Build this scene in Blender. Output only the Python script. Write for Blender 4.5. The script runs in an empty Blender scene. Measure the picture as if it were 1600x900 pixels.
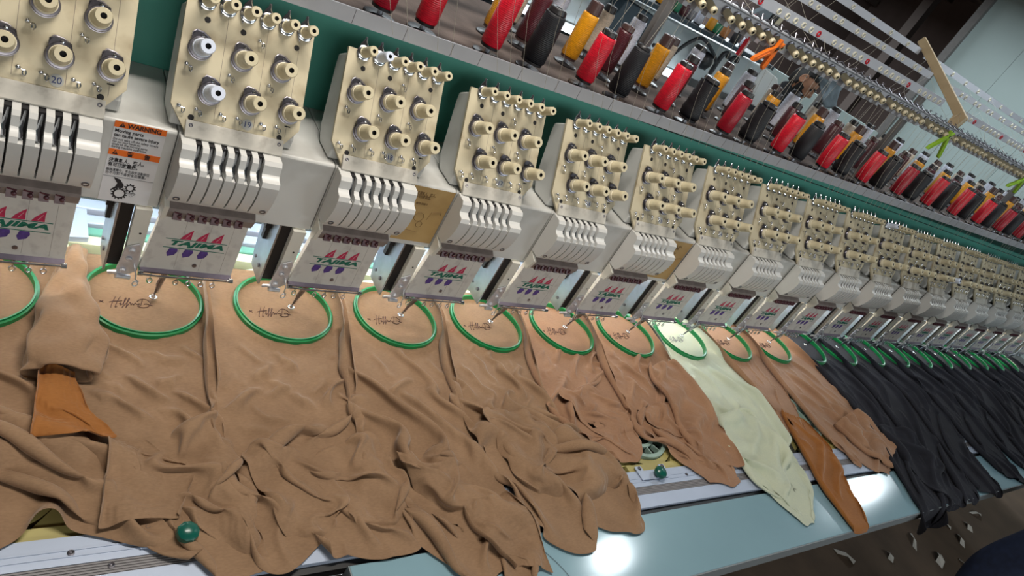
import bpy, bmesh, math, random
import numpy as np
from mathutils import Vector, Matrix

SC = bpy.context.scene
COL = SC.collection
PI = math.pi

# ------------------------------------------------------------------ camera
cam_data = bpy.data.cameras.new('camera')
cam = bpy.data.objects.new('camera', cam_data)
COL.objects.link(cam)
cam_data.sensor_width = 36.0
cam_data.lens = 1085.974 / 1600 * 36.0
cam_data.clip_start = 0.05
RIGHT = (0.7757, -0.4245, 0.4671); DOWN = (0.0886, -0.6596, -0.7464); FWD = (0.6249, 0.6203, -0.4740)
M3 = Matrix((RIGHT, tuple(-c for c in DOWN), tuple(-c for c in FWD))).transposed()
cam.matrix_world = Matrix.Translation((-0.069, -1.0977, 1.7577)) @ M3.to_4x4()
SC.camera = cam

# ------------------------------------------------------------------ world, lights, exposure
world = bpy.data.worlds.new('world'); SC.world = world; world.use_nodes = True
wb = world.node_tree.nodes['Background']
wb.inputs[0].default_value = (0.62, 0.72, 0.78, 1); wb.inputs[1].default_value = 0.2
SC.view_settings.view_transform = 'Standard'
SC.view_settings.look = 'None'
SC.view_settings.exposure = 0.0
SC.view_settings.gamma = 1.0
SC.view_settings.use_curve_mapping = False

def area(name, loc, sx, sy, power, color, rot=(0, 0, 0)):
    l = bpy.data.lights.new(name, 'AREA'); l.shape = 'RECTANGLE'
    l.size = sx; l.size_y = sy; l.energy = power; l.color = color
    o = bpy.data.objects.new(name, l); COL.objects.link(o)
    o.location = loc; o.rotation_euler = rot
    return o
COOL = (0.86, 0.95, 1.0)
WARM = (1.0, 0.93, 0.84)
area('tube_or_fill_light', (0.5, -0.15, 2.75), 1.0, 0.14, 33, WARM)
area('tube_or_fill_light', (3.05, 0.14, 2.62), 0.20, 0.13, 9, COOL)
area('tube_or_fill_light', (6.3, 0.22, 2.62), 0.7, 0.16, 14, COOL)
area('tube_or_fill_light', (0.2, -4.4, 2.3), 2.6, 0.6, 52, (1.0, 0.97, 0.92), (math.radians(62), 0, 0))  # added frontal fill, angled to brighten the upright faces
area('tube_or_fill_light', (4.2, -4.4, 2.3), 2.6, 0.6, 52, COOL, (math.radians(62), 0, 0))  # second added frontal fill, for the heads further right
area('tube_or_fill_light', (2.6, 3.0, 2.9), 2.4, 0.3, 70, COOL)  # added lamp over the back room, also brightens the thread cones
area('tube_or_fill_light', (6.3, 1.9, 2.9), 0.3, 1.6, 42, COOL)
area('tube_or_fill_light', (7.0, 5.2, 2.9), 1.2, 0.3, 240, COOL)  # added fill that lifts the dark far room

# ------------------------------------------------------------------ materials
def lin(c):
    return tuple(((x / 255) / 12.92 if x / 255 <= 0.04045 else ((x / 255 + 0.055) / 1.055) ** 2.4) for x in c)

def mat(name, rgb, rough=0.5, metal=0.0, noise=0.0, nscale=30.0, bump=0.0, bscale=200.0, coat=0.0, sheen=0.0, spec=None, stain=None, sscale=8.0, samt=0.5):
    m = bpy.data.materials.new(name); m.use_nodes = True
    nt = m.node_tree; b = nt.nodes['Principled BSDF']
    c = lin(rgb) + (1.0,)
    b.inputs['Base Color'].default_value = c
    b.inputs['Roughness'].default_value = rough
    b.inputs['Metallic'].default_value = metal
    if coat: b.inputs['Coat Weight'].default_value = coat
    if spec is not None: b.inputs['Specular IOR Level'].default_value = spec
    if sheen:
        b.inputs['Sheen Weight'].default_value = sheen; b.inputs['Sheen Roughness'].default_value = 0.5
    if noise or bump or stain:
        tc = nt.nodes.new('ShaderNodeTexCoord')
        out = None
        if noise or stain:
            n = nt.nodes.new('ShaderNodeTexNoise'); n.inputs['Scale'].default_value = nscale; n.inputs['Detail'].default_value = 5
            nt.links.new(tc.outputs['Object'], n.inputs['Vector'])
            mp = nt.nodes.new('ShaderNodeMapRange')
            mp.inputs[1].default_value = 0.3; mp.inputs[2].default_value = 0.7
            mp.inputs[3].default_value = 1 - noise; mp.inputs[4].default_value = 1 + noise * 0.6
            nt.links.new(n.outputs[0], mp.inputs[0])
            mx = nt.nodes.new('ShaderNodeMix'); mx.data_type = 'RGBA'; mx.blend_type = 'MULTIPLY'; mx.inputs[0].default_value = 1.0
            mx.inputs[6].default_value = c
            nt.links.new(mp.outputs[0], mx.inputs[7])
            out = mx.outputs[2]
            if stain:
                n2 = nt.nodes.new('ShaderNodeTexNoise'); n2.inputs['Scale'].default_value = sscale; n2.inputs['Detail'].default_value = 7
                nt.links.new(tc.outputs['Object'], n2.inputs['Vector'])
                m2 = nt.nodes.new('ShaderNodeMapRange'); m2.inputs[1].default_value = 0.52; m2.inputs[2].default_value = 0.72
                m2.inputs[3].default_value = 0.0; m2.inputs[4].default_value = samt
                nt.links.new(n2.outputs[0], m2.inputs[0])
                mx2 = nt.nodes.new('ShaderNodeMix'); mx2.data_type = 'RGBA'
                nt.links.new(m2.outputs[0], mx2.inputs[0]); nt.links.new(out, mx2.inputs[6])
                mx2.inputs[7].default_value = lin(stain) + (1,)
                out = mx2.outputs[2]
            nt.links.new(out, b.inputs['Base Color'])
        if bump:
            n3 = nt.nodes.new('ShaderNodeTexNoise'); n3.inputs['Scale'].default_value = bscale; n3.inputs['Detail'].default_value = 3
            nt.links.new(tc.outputs['Object'], n3.inputs['Vector'])
            bp = nt.nodes.new('ShaderNodeBump'); bp.inputs['Strength'].default_value = bump; bp.inputs['Distance'].default_value = 0.002
            nt.links.new(n3.outputs[0], bp.inputs['Height']); nt.links.new(bp.outputs[0], b.inputs['Normal'])
    return m

def emit(name, rgb, strength):
    m = bpy.data.materials.new(name); m.use_nodes = True
    b = m.node_tree.nodes['Principled BSDF']
    b.inputs['Base Color'].default_value = (0.9, 0.95, 1, 1)
    b.inputs['Emission Color'].default_value = lin(rgb) + (1,)
    b.inputs['Emission Strength'].default_value = strength
    return m

def thread_mat(name, rgb, rough=0.33):
    m = bpy.data.materials.new(name); m.use_nodes = True
    nt = m.node_tree; b = nt.nodes['Principled BSDF']
    b.inputs['Base Color'].default_value = lin(rgb) + (1,)
    b.inputs['Roughness'].default_value = rough
    b.inputs['Specular IOR Level'].default_value = 0.7
    b.inputs['Anisotropic'].default_value = 0.6
    tc = nt.nodes.new('ShaderNodeTexCoord')
    w = nt.nodes.new('ShaderNodeTexWave'); w.bands_direction = 'Z'; w.inputs['Scale'].default_value = 85
    w.inputs['Distortion'].default_value = 2.0; w.inputs['Detail'].default_value = 2
    nt.links.new(tc.outputs['Object'], w.inputs['Vector'])
    n = nt.nodes.new('ShaderNodeTexNoise'); n.inputs['Scale'].default_value = 60
    nt.links.new(tc.outputs['Object'], n.inputs['Vector'])
    ad = nt.nodes.new('ShaderNodeMath'); ad.operation = 'ADD'
    nt.links.new(w.outputs[1], ad.inputs[0]); nt.links.new(n.outputs[0], ad.inputs[1])
    bp = nt.nodes.new('ShaderNodeBump'); bp.inputs['Strength'].default_value = 0.35; bp.inputs['Distance'].default_value = 0.001
    nt.links.new(ad.outputs[0], bp.inputs['Height']); nt.links.new(bp.outputs[0], b.inputs['Normal'])
    mp = nt.nodes.new('ShaderNodeMapping'); mp.inputs['Scale'].default_value = (1, 1, 6); nt.links.new(tc.outputs['Object'], mp.inputs[0])
    n2 = nt.nodes.new('ShaderNodeTexNoise'); n2.inputs['Scale'].default_value = 90; n2.inputs['Detail'].default_value = 4; nt.links.new(mp.outputs[0], n2.inputs['Vector'])
    mr = nt.nodes.new('ShaderNodeMapRange'); mr.inputs[1].default_value = .3; mr.inputs[2].default_value = .7; mr.inputs[3].default_value = .72; mr.inputs[4].default_value = 1.2  # sheen flecks of the winding put into the colour as stretched noise
    nt.links.new(n2.outputs[0], mr.inputs[0])
    mx = nt.nodes.new('ShaderNodeMix'); mx.data_type = 'RGBA'; mx.blend_type = 'MULTIPLY'; mx.inputs[0].default_value = 1.0
    mx.inputs[6].default_value = lin(rgb) + (1,); nt.links.new(mr.outputs[0], mx.inputs[7]); nt.links.new(mx.outputs[2], b.inputs['Base Color'])
    return m

def cloth_mat(name, rgb, rgb2, sheen=.22):
    m = bpy.data.materials.new(name); m.use_nodes = True
    nt = m.node_tree; b = nt.nodes['Principled BSDF']
    b.inputs['Roughness'].default_value = 0.85
    b.inputs['Specular IOR Level'].default_value = 0.2
    b.inputs['Sheen Weight'].default_value = sheen; b.inputs['Sheen Roughness'].default_value = 0.4
    tc = nt.nodes.new('ShaderNodeTexCoord')
    n = nt.nodes.new('ShaderNodeTexNoise'); n.inputs['Scale'].default_value = 14; n.inputs['Detail'].default_value = 6
    nt.links.new(tc.outputs['Object'], n.inputs['Vector'])
    n2 = nt.nodes.new('ShaderNodeTexNoise'); n2.inputs['Scale'].default_value = 420; n2.inputs['Detail'].default_value = 2
    mp = nt.nodes.new('ShaderNodeMapping'); mp.inputs['Scale'].default_value = (0.35, 1.0, 1.0)
    nt.links.new(tc.outputs['Object'], mp.inputs[0]); nt.links.new(mp.outputs[0], n2.inputs['Vector'])
    av = nt.nodes.new('ShaderNodeMath'); av.operation = 'MULTIPLY_ADD'; av.inputs[1].default_value = 0.6
    mu = nt.nodes.new('ShaderNodeMath'); mu.operation = 'MULTIPLY'; mu.inputs[1].default_value = 0.4
    nt.links.new(n2.outputs[0], mu.inputs[0])
    nt.links.new(n.outputs[0], av.inputs[0]); nt.links.new(mu.outputs[0], av.inputs[2])
    cr = nt.nodes.new('ShaderNodeMapRange'); cr.inputs[1].default_value = 0.2; cr.inputs[2].default_value = 0.68
    nt.links.new(av.outputs[0], cr.inputs[0])
    mx = nt.nodes.new('ShaderNodeMix'); mx.data_type = 'RGBA'
    mx.inputs[6].default_value = lin(rgb) + (1,); mx.inputs[7].default_value = lin(rgb2) + (1,)
    nt.links.new(cr.outputs[0], mx.inputs[0]); nt.links.new(mx.outputs[2], b.inputs['Base Color'])
    bp = nt.nodes.new('ShaderNodeBump'); bp.inputs['Strength'].default_value = 0.25; bp.inputs['Distance'].default_value = 0.001
    nt.links.new(n2.outputs[0], bp.inputs['Height']); nt.links.new(bp.outputs[0], b.inputs['Normal'])
    return m

MT = {}
MT['arm'] = mat('painted_grey_metal', (200, 201, 198), 0.42, noise=0.08, nscale=6, stain=(120, 112, 100), sscale=9, samt=0.35)
MT['case'] = mat('light_grey_plastic', (205, 205, 202), 0.35, noise=0.05, nscale=8)
MT['dark'] = mat('dark_recess', (28, 26, 28), 0.7)
MT['black'] = mat('black_plastic', (18, 18, 20), 0.45)
MT['chrome'] = mat('polished_steel', (205, 208, 214), 0.18, 1.0)
MT['steel'] = mat('brushed_steel', (176, 182, 190), 0.34, 1.0, noise=0.15, nscale=40)
MT['bright_steel'] = mat('bright_steel', (206, 208, 214), 0.28, 0.55, noise=0.2, nscale=70)
MT['gunmetal'] = mat('tarnished_steel', (138, 136, 144), 0.34, 1.0, noise=0.3, nscale=120)
MT['cream'] = mat('cream_plastic_plate', (197, 187, 160), 0.5, noise=0.07, nscale=18, stain=(130, 108, 78), sscale=22, samt=0.45)
MT['knob'] = mat('ivory_plastic', (204, 194, 164), 0.42, noise=0.05, nscale=90)
MT['knobring'] = mat('pale_ivory_plastic', (222, 214, 190), 0.4)
MT['white_knob'] = mat('white_plastic', (214, 222, 238), 0.35)
MT['strip'] = mat('scuffed_cover_strip', (200, 196, 186), 0.45, noise=0.12, nscale=60, stain=(120, 110, 100), sscale=50, samt=0.4)
MT['brand'] = mat('brand_panel_grey', (204, 202, 196), 0.45, noise=0.06, nscale=10, stain=(110, 96, 104), sscale=60, samt=0.25)
MT['green_text'] = mat('green_print', (0, 104, 84), 0.5)
MT['red_print'] = mat('crimson_print', (190, 40, 84), 0.5, noise=0.3, nscale=160)
MT['purple_print'] = mat('violet_print', (84, 60, 138), 0.5, noise=0.3, nscale=160)
MT['lilac'] = mat('lilac_smoked_plastic', (142, 132, 146), 0.2, noise=0.15, nscale=40)
MT['maroon_clip'] = mat('oily_maroon_clip', (92, 52, 60), 0.35, noise=0.4, nscale=150)
MT['ledge'] = mat('ledge_grey', (132, 122, 118), 0.45, noise=0.2, nscale=60)
MT['stripw'] = mat('pale_side_strip', (208, 206, 196), 0.4, noise=0.06, nscale=20)
MT['green_beam'] = mat('green_painted_beam', (76, 152, 138), 0.42, noise=0.1, nscale=5)
MT['hoop'] = mat('green_hoop_plastic', (14, 122, 66), 0.3, noise=0.12, nscale=20)
MT['orange'] = mat('orange_label', (228, 110, 34), 0.5)
MT['label_white'] = mat('white_label', (214, 214, 216), 0.5)
MT['ink'] = mat('black_ink', (30, 28, 32), 0.6)
MT['ink_blue'] = mat('blue_marker_ink', (42, 58, 112), 0.6)
MT['ink_faded'] = mat('faded_brown_ink', (112, 86, 50), 0.7)
MT['tanlabel'] = mat('yellowed_label', (178, 148, 96), 0.55, noise=0.12, nscale=14, stain=(130, 96, 52), sscale=10, samt=0.5)
MT['sticker'] = mat('grey_number_sticker', (178, 178, 172), 0.4)
MT['rail'] = mat('white_aluminium', (168, 180, 200), 0.46, 0.2, noise=0.05, nscale=12)
MT['railgroove'] = mat('ribbed_grey_strip', (122, 120, 122), 0.45, noise=0.12, nscale=30)
MT['table'] = mat('pale_teal_laminate', (128, 160, 172), 0.13, noise=0.05, nscale=4)
MT['tabledge'] = mat('grey_table_edge', (120, 128, 132), 0.5)
MT['teal_bar'] = mat('teal_painted_bar', (96, 156, 140), 0.4)
MT['olive'] = mat('olive_plastic_frame', (168, 158, 98), 0.5, noise=0.1, nscale=20)
MT['ringgrey'] = mat('grey_green_plastic', (138, 162, 152), 0.45, noise=0.1, nscale=30)
MT['creamframe'] = mat('cream_green_frame', (196, 204, 176), 0.45)
MT['knobgreen'] = mat('dark_green_knob', (12, 84, 72), 0.28)
MT['bed'] = mat('dark_bed_metal', (62, 66, 64), 0.6)
MT['shelf'] = mat('dusty_shelf_felt', (90, 80, 76), 0.95, noise=0.35, nscale=12, bump=0.5, bscale=120)
MT['lip'] = mat('grey_shelf_lip', (172, 174, 180), 0.45, noise=0.05, nscale=20)
MT['postm'] = mat('grey_post', (100, 97, 95), 0.45, noise=0.1, nscale=30)
MT['white_rail'] = mat('white_perforated_rail', (188, 192, 200), 0.4, noise=0.04, nscale=10)
MT['eyelet'] = mat('ceramic_eyelet', (206, 204, 186), 0.3)
MT['red_eyelet'] = mat('red_eyelet', (176, 24, 40), 0.35)
MT['wood'] = mat('pale_plywood', (186, 164, 128), 0.6, noise=0.14, nscale=14)
MT['peg_orange'] = mat('orange_peg', (226, 112, 24), 0.4)
MT['peg_green'] = mat('lime_peg', (150, 196, 56), 0.4)
MT['wall_light'] = mat('grey_green_wall', (150, 164, 162), 0.7, noise=0.05, nscale=2)
MT['wall_dark'] = mat('dark_brown_wall', (96, 82, 78), 0.85, noise=0.2, nscale=3)
MT['ceil'] = mat('dark_ceiling', (80, 70, 68), 0.9, noise=0.2, nscale=2)
MT['floor'] = mat('brown_concrete_floor', (92, 74, 58), 0.8, noise=0.25, nscale=5, bump=0.3, bscale=60)
MT['mach2'] = mat('pale_machine_paint', (176, 184, 184), 0.45, noise=0.05, nscale=4)
MT['slate'] = mat('slate_plastic', (44, 58, 68), 0.5)
MT['hose'] = mat('black_rubber', (30, 32, 36), 0.5)
MT['led'] = emit('led_tube_glow', (235, 245, 255), 9.0)
MT['arm_glow'] = emit('arm_fill_glow', (255, 240, 220), 42.0)
MT['led2'] = emit('under_beam_lamp_glow', (240, 248, 255), 30.0)
MT['paper'] = mat('scrap_paper', (196, 190, 180), 0.8)
MT['jeans'] = mat('dark_blue_denim', (26, 38, 66), 0.85, noise=0.3, nscale=40)
MT['blackcloth'] = mat('black_clothing', (20, 20, 24), 0.9)
MT['skin'] = mat('skin', (164, 116, 88), 0.5, noise=0.06, nscale=60)
MT['hair'] = mat('black_hair', (20, 17, 16), 0.6, bump=0.6, bscale=300)
MT['greycloth'] = mat('blue_grey_fabric', (120, 132, 140), 0.85, noise=0.15, nscale=12)
MT['thread_line'] = mat('pale_thread', (176, 172, 160), 0.5)
MT['thread_dark'] = mat('dark_thread', (40, 34, 40), 0.6)
MT['stitch'] = mat('dark_brown_stitching', (70, 40, 34), 0.7)
MT['core'] = mat('black_spool_core', (34, 32, 34), 0.4)
MT['core_brown'] = mat('brown_spool_core', (72, 52, 50), 0.35)
MT['pin'] = mat('pale_steel_pin', (206, 214, 226), 0.25, 0.7)
MT['red'] = thread_mat('red_thread', (232, 26, 52))
MT['darkred'] = thread_mat('deep_red_thread', (186, 20, 46))
MT['navy'] = thread_mat('navy_black_thread', (14, 15, 24), 0.5)
MT['yellow'] = thread_mat('golden_thread', (222, 152, 20))
MT['white'] = thread_mat('white_thread', (206, 210, 226))
MT['maroon'] = thread_mat('maroon_thread', (74, 24, 34))
MT['beige'] = thread_mat('beige_thread', (196, 180, 160))
MT['grey'] = thread_mat('grey_thread', (124, 124, 132))
MT['green'] = thread_mat('green_thread', (24, 120, 84))
MT['copper'] = thread_mat('copper_thread', (186, 122, 70))
MT['tan'] = cloth_mat('tan_jersey', (116, 91, 69), (144, 116, 90))
MT['tan2'] = cloth_mat('warm_tan_jersey', (128, 95, 73), (154, 119, 92))
MT['inside'] = cloth_mat('rust_brown_jersey', (126, 78, 36), (150, 98, 50))
MT['cream_cloth'] = cloth_mat('pale_mint_jersey', (170, 180, 166), (190, 196, 172))
MT['black_cloth'] = cloth_mat('charcoal_jersey', (24, 25, 31), (38, 39, 47), .04)

# ------------------------------------------------------------------ mesh helpers
class MB:
    def __init__(s):
        s.v = []; s.f = []; s.m = []; s.sm = []
    def add(s, vs, fs, m=0, smooth=False):
        o = len(s.v); s.v += [tuple(v) for v in vs]
        for f in fs:
            s.f.append([i + o for i in f]); s.m.append(m); s.sm.append(smooth)
        return s
    def box(s, x0, x1, y0, y1, z0, z1, m=0):
        v = [(x0, y0, z0), (x1, y0, z0), (x1, y1, z0), (x0, y1, z0), (x0, y0, z1), (x1, y0, z1), (x1, y1, z1), (x0, y1, z1)]
        return s.add(v, [(3, 2, 1, 0), (4, 5, 6, 7), (0, 1, 5, 4), (1, 2, 6, 5), (2, 3, 7, 6), (3, 0, 4, 7)], m)
    def obox(s, c, ax, ay, az, m=0):
        c = Vector(c); ax = Vector(ax); ay = Vector(ay); az = Vector(az)
        v = [c + ax * i + ay * j + az * k for k in (-1, 1) for (i, j) in ((-1, -1), (1, -1), (1, 1), (-1, 1))]
        return s.add(v, [(3, 2, 1, 0), (4, 5, 6, 7), (0, 1, 5, 4), (1, 2, 6, 5), (2, 3, 7, 6), (3, 0, 4, 7)], m)
    def prism(s, poly, d, m=0, smooth=False):
        """poly: list of 3d points (planar, closed); d: extrusion vector"""
        n = len(poly); d = Vector(d)
        a = [Vector(p) for p in poly]; b = [p + d for p in a]
        s.add(a + b, [list(range(n))[::-1], list(range(n, 2 * n))], m)
        o = len(s.v) - 2 * n
        for i in range(n):
            j = (i + 1) % n
            s.f.append([o + i, o + j, o + n + j, o + n + i]); s.m.append(m); s.sm.append(smooth)
        return s
    def prism_x(s, prof, x0, x1, m=0, smooth=False):
        return s.prism([(x0, y, z) for y, z in prof], (x1 - x0, 0, 0), m, smooth)
    def lathe(s, o, ax, prof, n=20, m=0, ms=None, alt=None, smooth=True):
        o = Vector(o); ax = Vector(ax).normalized()
        t = Vector((1, 0, 0)) if abs(ax.x) < 0.9 else Vector((0, 1, 0))
        e1 = (t - ax * t.dot(ax)).normalized(); e2 = ax.cross(e1)
        base = len(s.v)
        for k, (h, r) in enumerate(prof):
            for i in range(n):
                a = 2 * PI * i / n
                rr = r * (alt[1] if alt and alt[0] <= k <= alt[2] and i % 2 else 1)
                s.v.append(tuple(o + ax * h + e1 * (rr * math.cos(a)) + e2 * (rr * math.sin(a))))
        for k in range(len(prof) - 1):
            for i in range(n):
                j = (i + 1) % n
                s.f.append([base + k * n + i, base + k * n + j, base + (k + 1) * n + j, base + (k + 1) * n + i])
                s.m.append(ms[k] if ms else m); s.sm.append(smooth)
        for k, rev in ((0, True), (len(prof) - 1, False)):
            if prof[k][1] > 1e-6:
                f = [base + k * n + i for i in range(n)]
                s.f.append(f[::-1] if rev else f); s.m.append((ms[min(k, len(ms) - 1)] if ms else m)); s.sm.append(False)
        return s
    def cyl(s, a, b, r0, r1=None, n=12, m=0):
        a = Vector(a); b = Vector(b)
        return s.lathe(a, b - a, [(0, r0), ((b - a).length, r0 if r1 is None else r1)], n, m)
    def tube(s, pts, r, n=6, m=0, closed=False):
        pts = [Vector(p) for p in pts]; N = len(pts); base = len(s.v)
        up = None
        for i, p in enumerate(pts):
            if closed: t = pts[(i + 1) % N] - pts[i - 1]
            else: t = pts[min(i + 1, N - 1)] - pts[max(i - 1, 0)]
            t.normalize()
            if up is None:
                up = Vector((0, 0, 1)) if abs(t.z) < 0.9 else Vector((0, 1, 0))
            e1 = (up - t * up.dot(t))
            if e1.length < 1e-5: e1 = t.orthogonal()
            e1.normalize(); up = e1; e2 = t.cross(e1)
            rr = r[i] if isinstance(r, (list, tuple)) else r
            for k in range(n):
                a = 2 * PI * k / n
                s.v.append(tuple(p + e1 * (rr * math.cos(a)) + e2 * (rr * math.sin(a))))
        for i in range(N if closed else N - 1):
            for k in range(n):
                l = (k + 1) % n; j = (i + 1) % N
                s.f.append([base + i * n + k, base + i * n + l, base + j * n + l, base + j * n + k]); s.m.append(m); s.sm.append(True)
        if not closed:
            s.f.append([base + k for k in range(n)][::-1]); s.m.append(m); s.sm.append(False)
            s.f.append([base + (N - 1) * n + k for k in range(n)]); s.m.append(m); s.sm.append(False)
        return s
    def ball(s, c, r, m=0, n=10, sc=(1, 1, 1)):
        prof = [(-r * math.cos(PI * k / (n // 2 + 1)), max(r * math.sin(PI * k / (n // 2 + 1)), 1e-7)) for k in range(n // 2 + 2)]
        return s.lathe(c, (0, 0, 1), prof, n, m)
    def mesh(s, name, mats, org=(0, 0, 0), sharp=35, fix=True):
        me = bpy.data.meshes.new(name)
        o = Vector(org)
        me.from_pydata([tuple(Vector(v) - o) for v in s.v], [], s.f)
        for m in (mats if isinstance(mats, (list, tuple)) else [mats]): me.materials.append(m)
        me.polygons.foreach_set('material_index', s.m)
        me.polygons.foreach_set('use_smooth', s.sm)
        if fix:
            bm = bmesh.new(); bm.from_mesh(me); bmesh.ops.recalc_face_normals(bm, faces=bm.faces); bm.to_mesh(me); bm.free()
        me.update()
        if any(s.sm): me.set_sharp_from_angle(angle=math.radians(sharp))
        return me

def link(name, data, parent=None, loc=(0, 0, 0), label=None):
    o = bpy.data.objects.new(name, data); COL.objects.link(o); o.location = loc
    if parent: o.parent = parent
    if label: o['label'] = label
    return o
def tag(o, label, cat, group=None):
    o['label'] = label; o['category'] = cat
    if group: o['group'] = group
    return o
def thing(name, loc, label, cat, group=None):
    return tag(link(name, None, None, loc), label, cat, group)
def struct(name, me, loc=(0, 0, 0)):
    o = link(name, me, None, loc); o['kind'] = 'structure'; return o
def clone(o, parent=None):
    c = o.copy(); COL.objects.link(c); c.parent = parent
    for ch in list(o.children): clone(ch, c)
    return c
def bevel(o, w=0.003, seg=2):
    m = o.modifiers.new('bevel', 'BEVEL'); m.width = w; m.segments = seg; m.limit_method = 'ANGLE'; m.angle_limit = math.radians(40)
    return o
def text_mesh(name, txt, size, m, extrude=0.0003, shear=0.0, offset=0.0, align='CENTER', width=None):
    cu = bpy.data.curves.new(name, 'FONT'); cu.body = txt; cu.size = size; cu.extrude = extrude
    cu.shear = shear; cu.offset = offset; cu.align_x = align; cu.align_y = 'CENTER'; cu.resolution_u = 3
    o = bpy.data.objects.new(name, cu); COL.objects.link(o)
    dg = bpy.context.evaluated_depsgraph_get(); dg.update()
    me = bpy.data.meshes.new_from_object(o.evaluated_get(dg))
    bpy.data.objects.remove(o); bpy.data.curves.remove(cu)
    me.name = name; me.materials.clear(); me.materials.append(m)
    if width and len(me.vertices):
        xs = [v.co.x for v in me.vertices]; f = width / max(1e-6, max(xs) - min(xs))
        for v in me.vertices: v.co.x *= f
    return me
XZ = Matrix(((1, 0, 0), (0, 0, -1), (0, 1, 0)))     # text plane -> faces -Y, up +Z
def place_text(me, R3, loc):
    M = R3.to_4x4(); M.translation = Vector(loc); me.transform(M); return me

P = 0.27
NH = 20
random.seed(4)
rng = np.random.default_rng(7)

# ================================================================== ROOM
m = MB(); m.box(-3, 12, -5, 8, -0.1, 0); struct('floor', m.mesh('floor', MT['floor']))
m = MB(); m.box(-3, 12, -5, 8, 3.3, 3.4); struct('ceiling', m.mesh('ceiling', MT['ceil']))
m = MB(); m.box(7.6, 7.7, -5, 3.0, 0, 3.3)
w = struct('wall_right', m.mesh('wall', MT['wall_light']))
for i, y in enumerate(np.arange(-0.6, 2.8, 0.6)):
    pm = MB(); pm.box(7.575, 7.6, y + 0.0015, y + 0.5985, 0, 3.3)
    link('wall_panel', pm.mesh('wall_panel', MT['wall_light']), w)
pm = MB(); pm.box(7.53, 7.6, 2.94, 3.02, 0, 3.3); link('corner_post', pm.mesh('corner_post', MT['postm']), w)
m = MB(); m.box(-3, 12, 7.0, 7.1, 0, 3.3); struct('wall_back', m.mesh('wall', MT['wall_dark']))
m = MB(); m.box(11.9, 12, 3, 7, 0, 3.3); struct('wall_far', m.mesh('wall', MT['wall_dark']))
m = MB(); m.box(-3, 12, -5.1, -5, 0, 3.3); struct('wall_front', m.mesh('wall', MT['wall_light']))
m = MB(); m.box(-3.1, -3, -5, 8, 0, 3.3); struct('wall_left', m.mesh('wall', MT['wall_light']))
# ceiling joists of the dark room behind
for i, y in enumerate((3.4, 4.6, 5.8)):
    m = MB(); m.box(3, 11.9, y, y + 0.1, 3.16, 3.3); struct('trim_%d' % (i + 1), m.mesh('joist', mat('joist_brown%d' % i, (84, 74, 66), 0.8)))
for i, x in enumerate((7.2, 9.2)):
    m = MB(); m.box(x, x + 0.1, 3.1, 7, 3.06, 3.16); struct('trim_%d' % (i + 4), m.mesh('joist', mat('crossjoist_brown%d' % i, (84, 74, 66), 0.8)))

FR = mat('dull_brown_frame', (88, 78, 74), 0.7)
m = MB(); m.box(5.5, 11.8, 6.84, 6.96, 2.62, 2.74); struct('trim_7', m.mesh('rail_beam', FR))
m = MB(); m.box(10.1, 10.24, 5.0, 5.14, 0, 3.3); struct('trim_8', m.mesh('post', FR))

# ================================================================== MACHINE BED, RAILS, TABLE
ZT = 0.78
X0, X1 = -1.2, 5.75
bed = thing('machine_bed', (2.2, -0.1, 0), 'long dark bed of the machine running under all hoops and garments', 'machine bed')
def bp(name, mb, mats, parent, **k):
    return link(name, mb.mesh(name, mats, parent.location), parent, **k)
m = MB(); m.box(X0, X1, -0.48, 0.42, 0.70, 0.762); bp('bed_plate', m, MT['bed'], bed)
for x in (-0.9, 1.9, 4.6):
    m = MB(); m.box(x, x + 0.12, -0.35, 0.35, 0.0, 0.70); bp('leg', m, MT['bed'], bed)
for n, y0, y1, z, mt in (('rear_rail', 0.265, 0.30, 0.797, 'rail'), ('inner_rail', 0.222, 0.252, 0.792, 'rail'), ('teal_bar', 0.190, 0.214, 0.788, 'teal_bar')):
    m = MB(); m.box(X0, X1, y0, y1, 0.762, z, 0); bevel(bp(n, m, MT[mt], bed), 0.003)

rail = thing('front_rail', (2.2, -0.54, 0.75), 'white aluminium rail with ribbed grey strip along the front of the bed', 'rail')
m = MB(); m.box(X0, X1, -0.524, -0.482, 0.75, 0.781); m.box(X0, X1, -0.578, -0.545, 0.75, 0.781)
m.box(X0, X1, -0.5035, -0.502, 0.75, 0.7822); m.box(X0, X1, -0.513, -0.5118, 0.75, 0.7822)
bp('rail_profile', m, MT['rail'], rail)
m = MB(); m.box(X0, X1, -0.545, -0.524, 0.75, 0.7795)
for i in range(5): m.box(X0, X1, -0.5435 + i * 0.004, -0.5415 + i * 0.004, 0.7795, 0.7808)
bp('ribbed_strip', m, MT['railgroove'], rail)
m = MB(); m.box(X0, X1, -0.590, -0.578, 0.745, 0.772); bp('dark_gap', m, MT['black'], rail)
sm = MB(); sm.lathe((0, 0, 0), (0, 0, 1), [(0, .0045), (.0012, .0045), (.0018, .003), (.0012, .0018), (.0005, .0005)], 12)
sme = sm.mesh('rail_screw', MT['gunmetal'])
for x in (0.085, 0.36, 0.52, 0.9, 1.41, 1.9, 2.25, 2.4, 2.75): link('rail_screw', sme, rail, (x - 2.2, -0.507 + .54, 0.781 - .75))
for x in (0.131, 0.372, 0.48, 1.0): link('rail_screw', sme, rail, (x - 2.2, -0.533 + .54, 0.7805 - .75))

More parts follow.
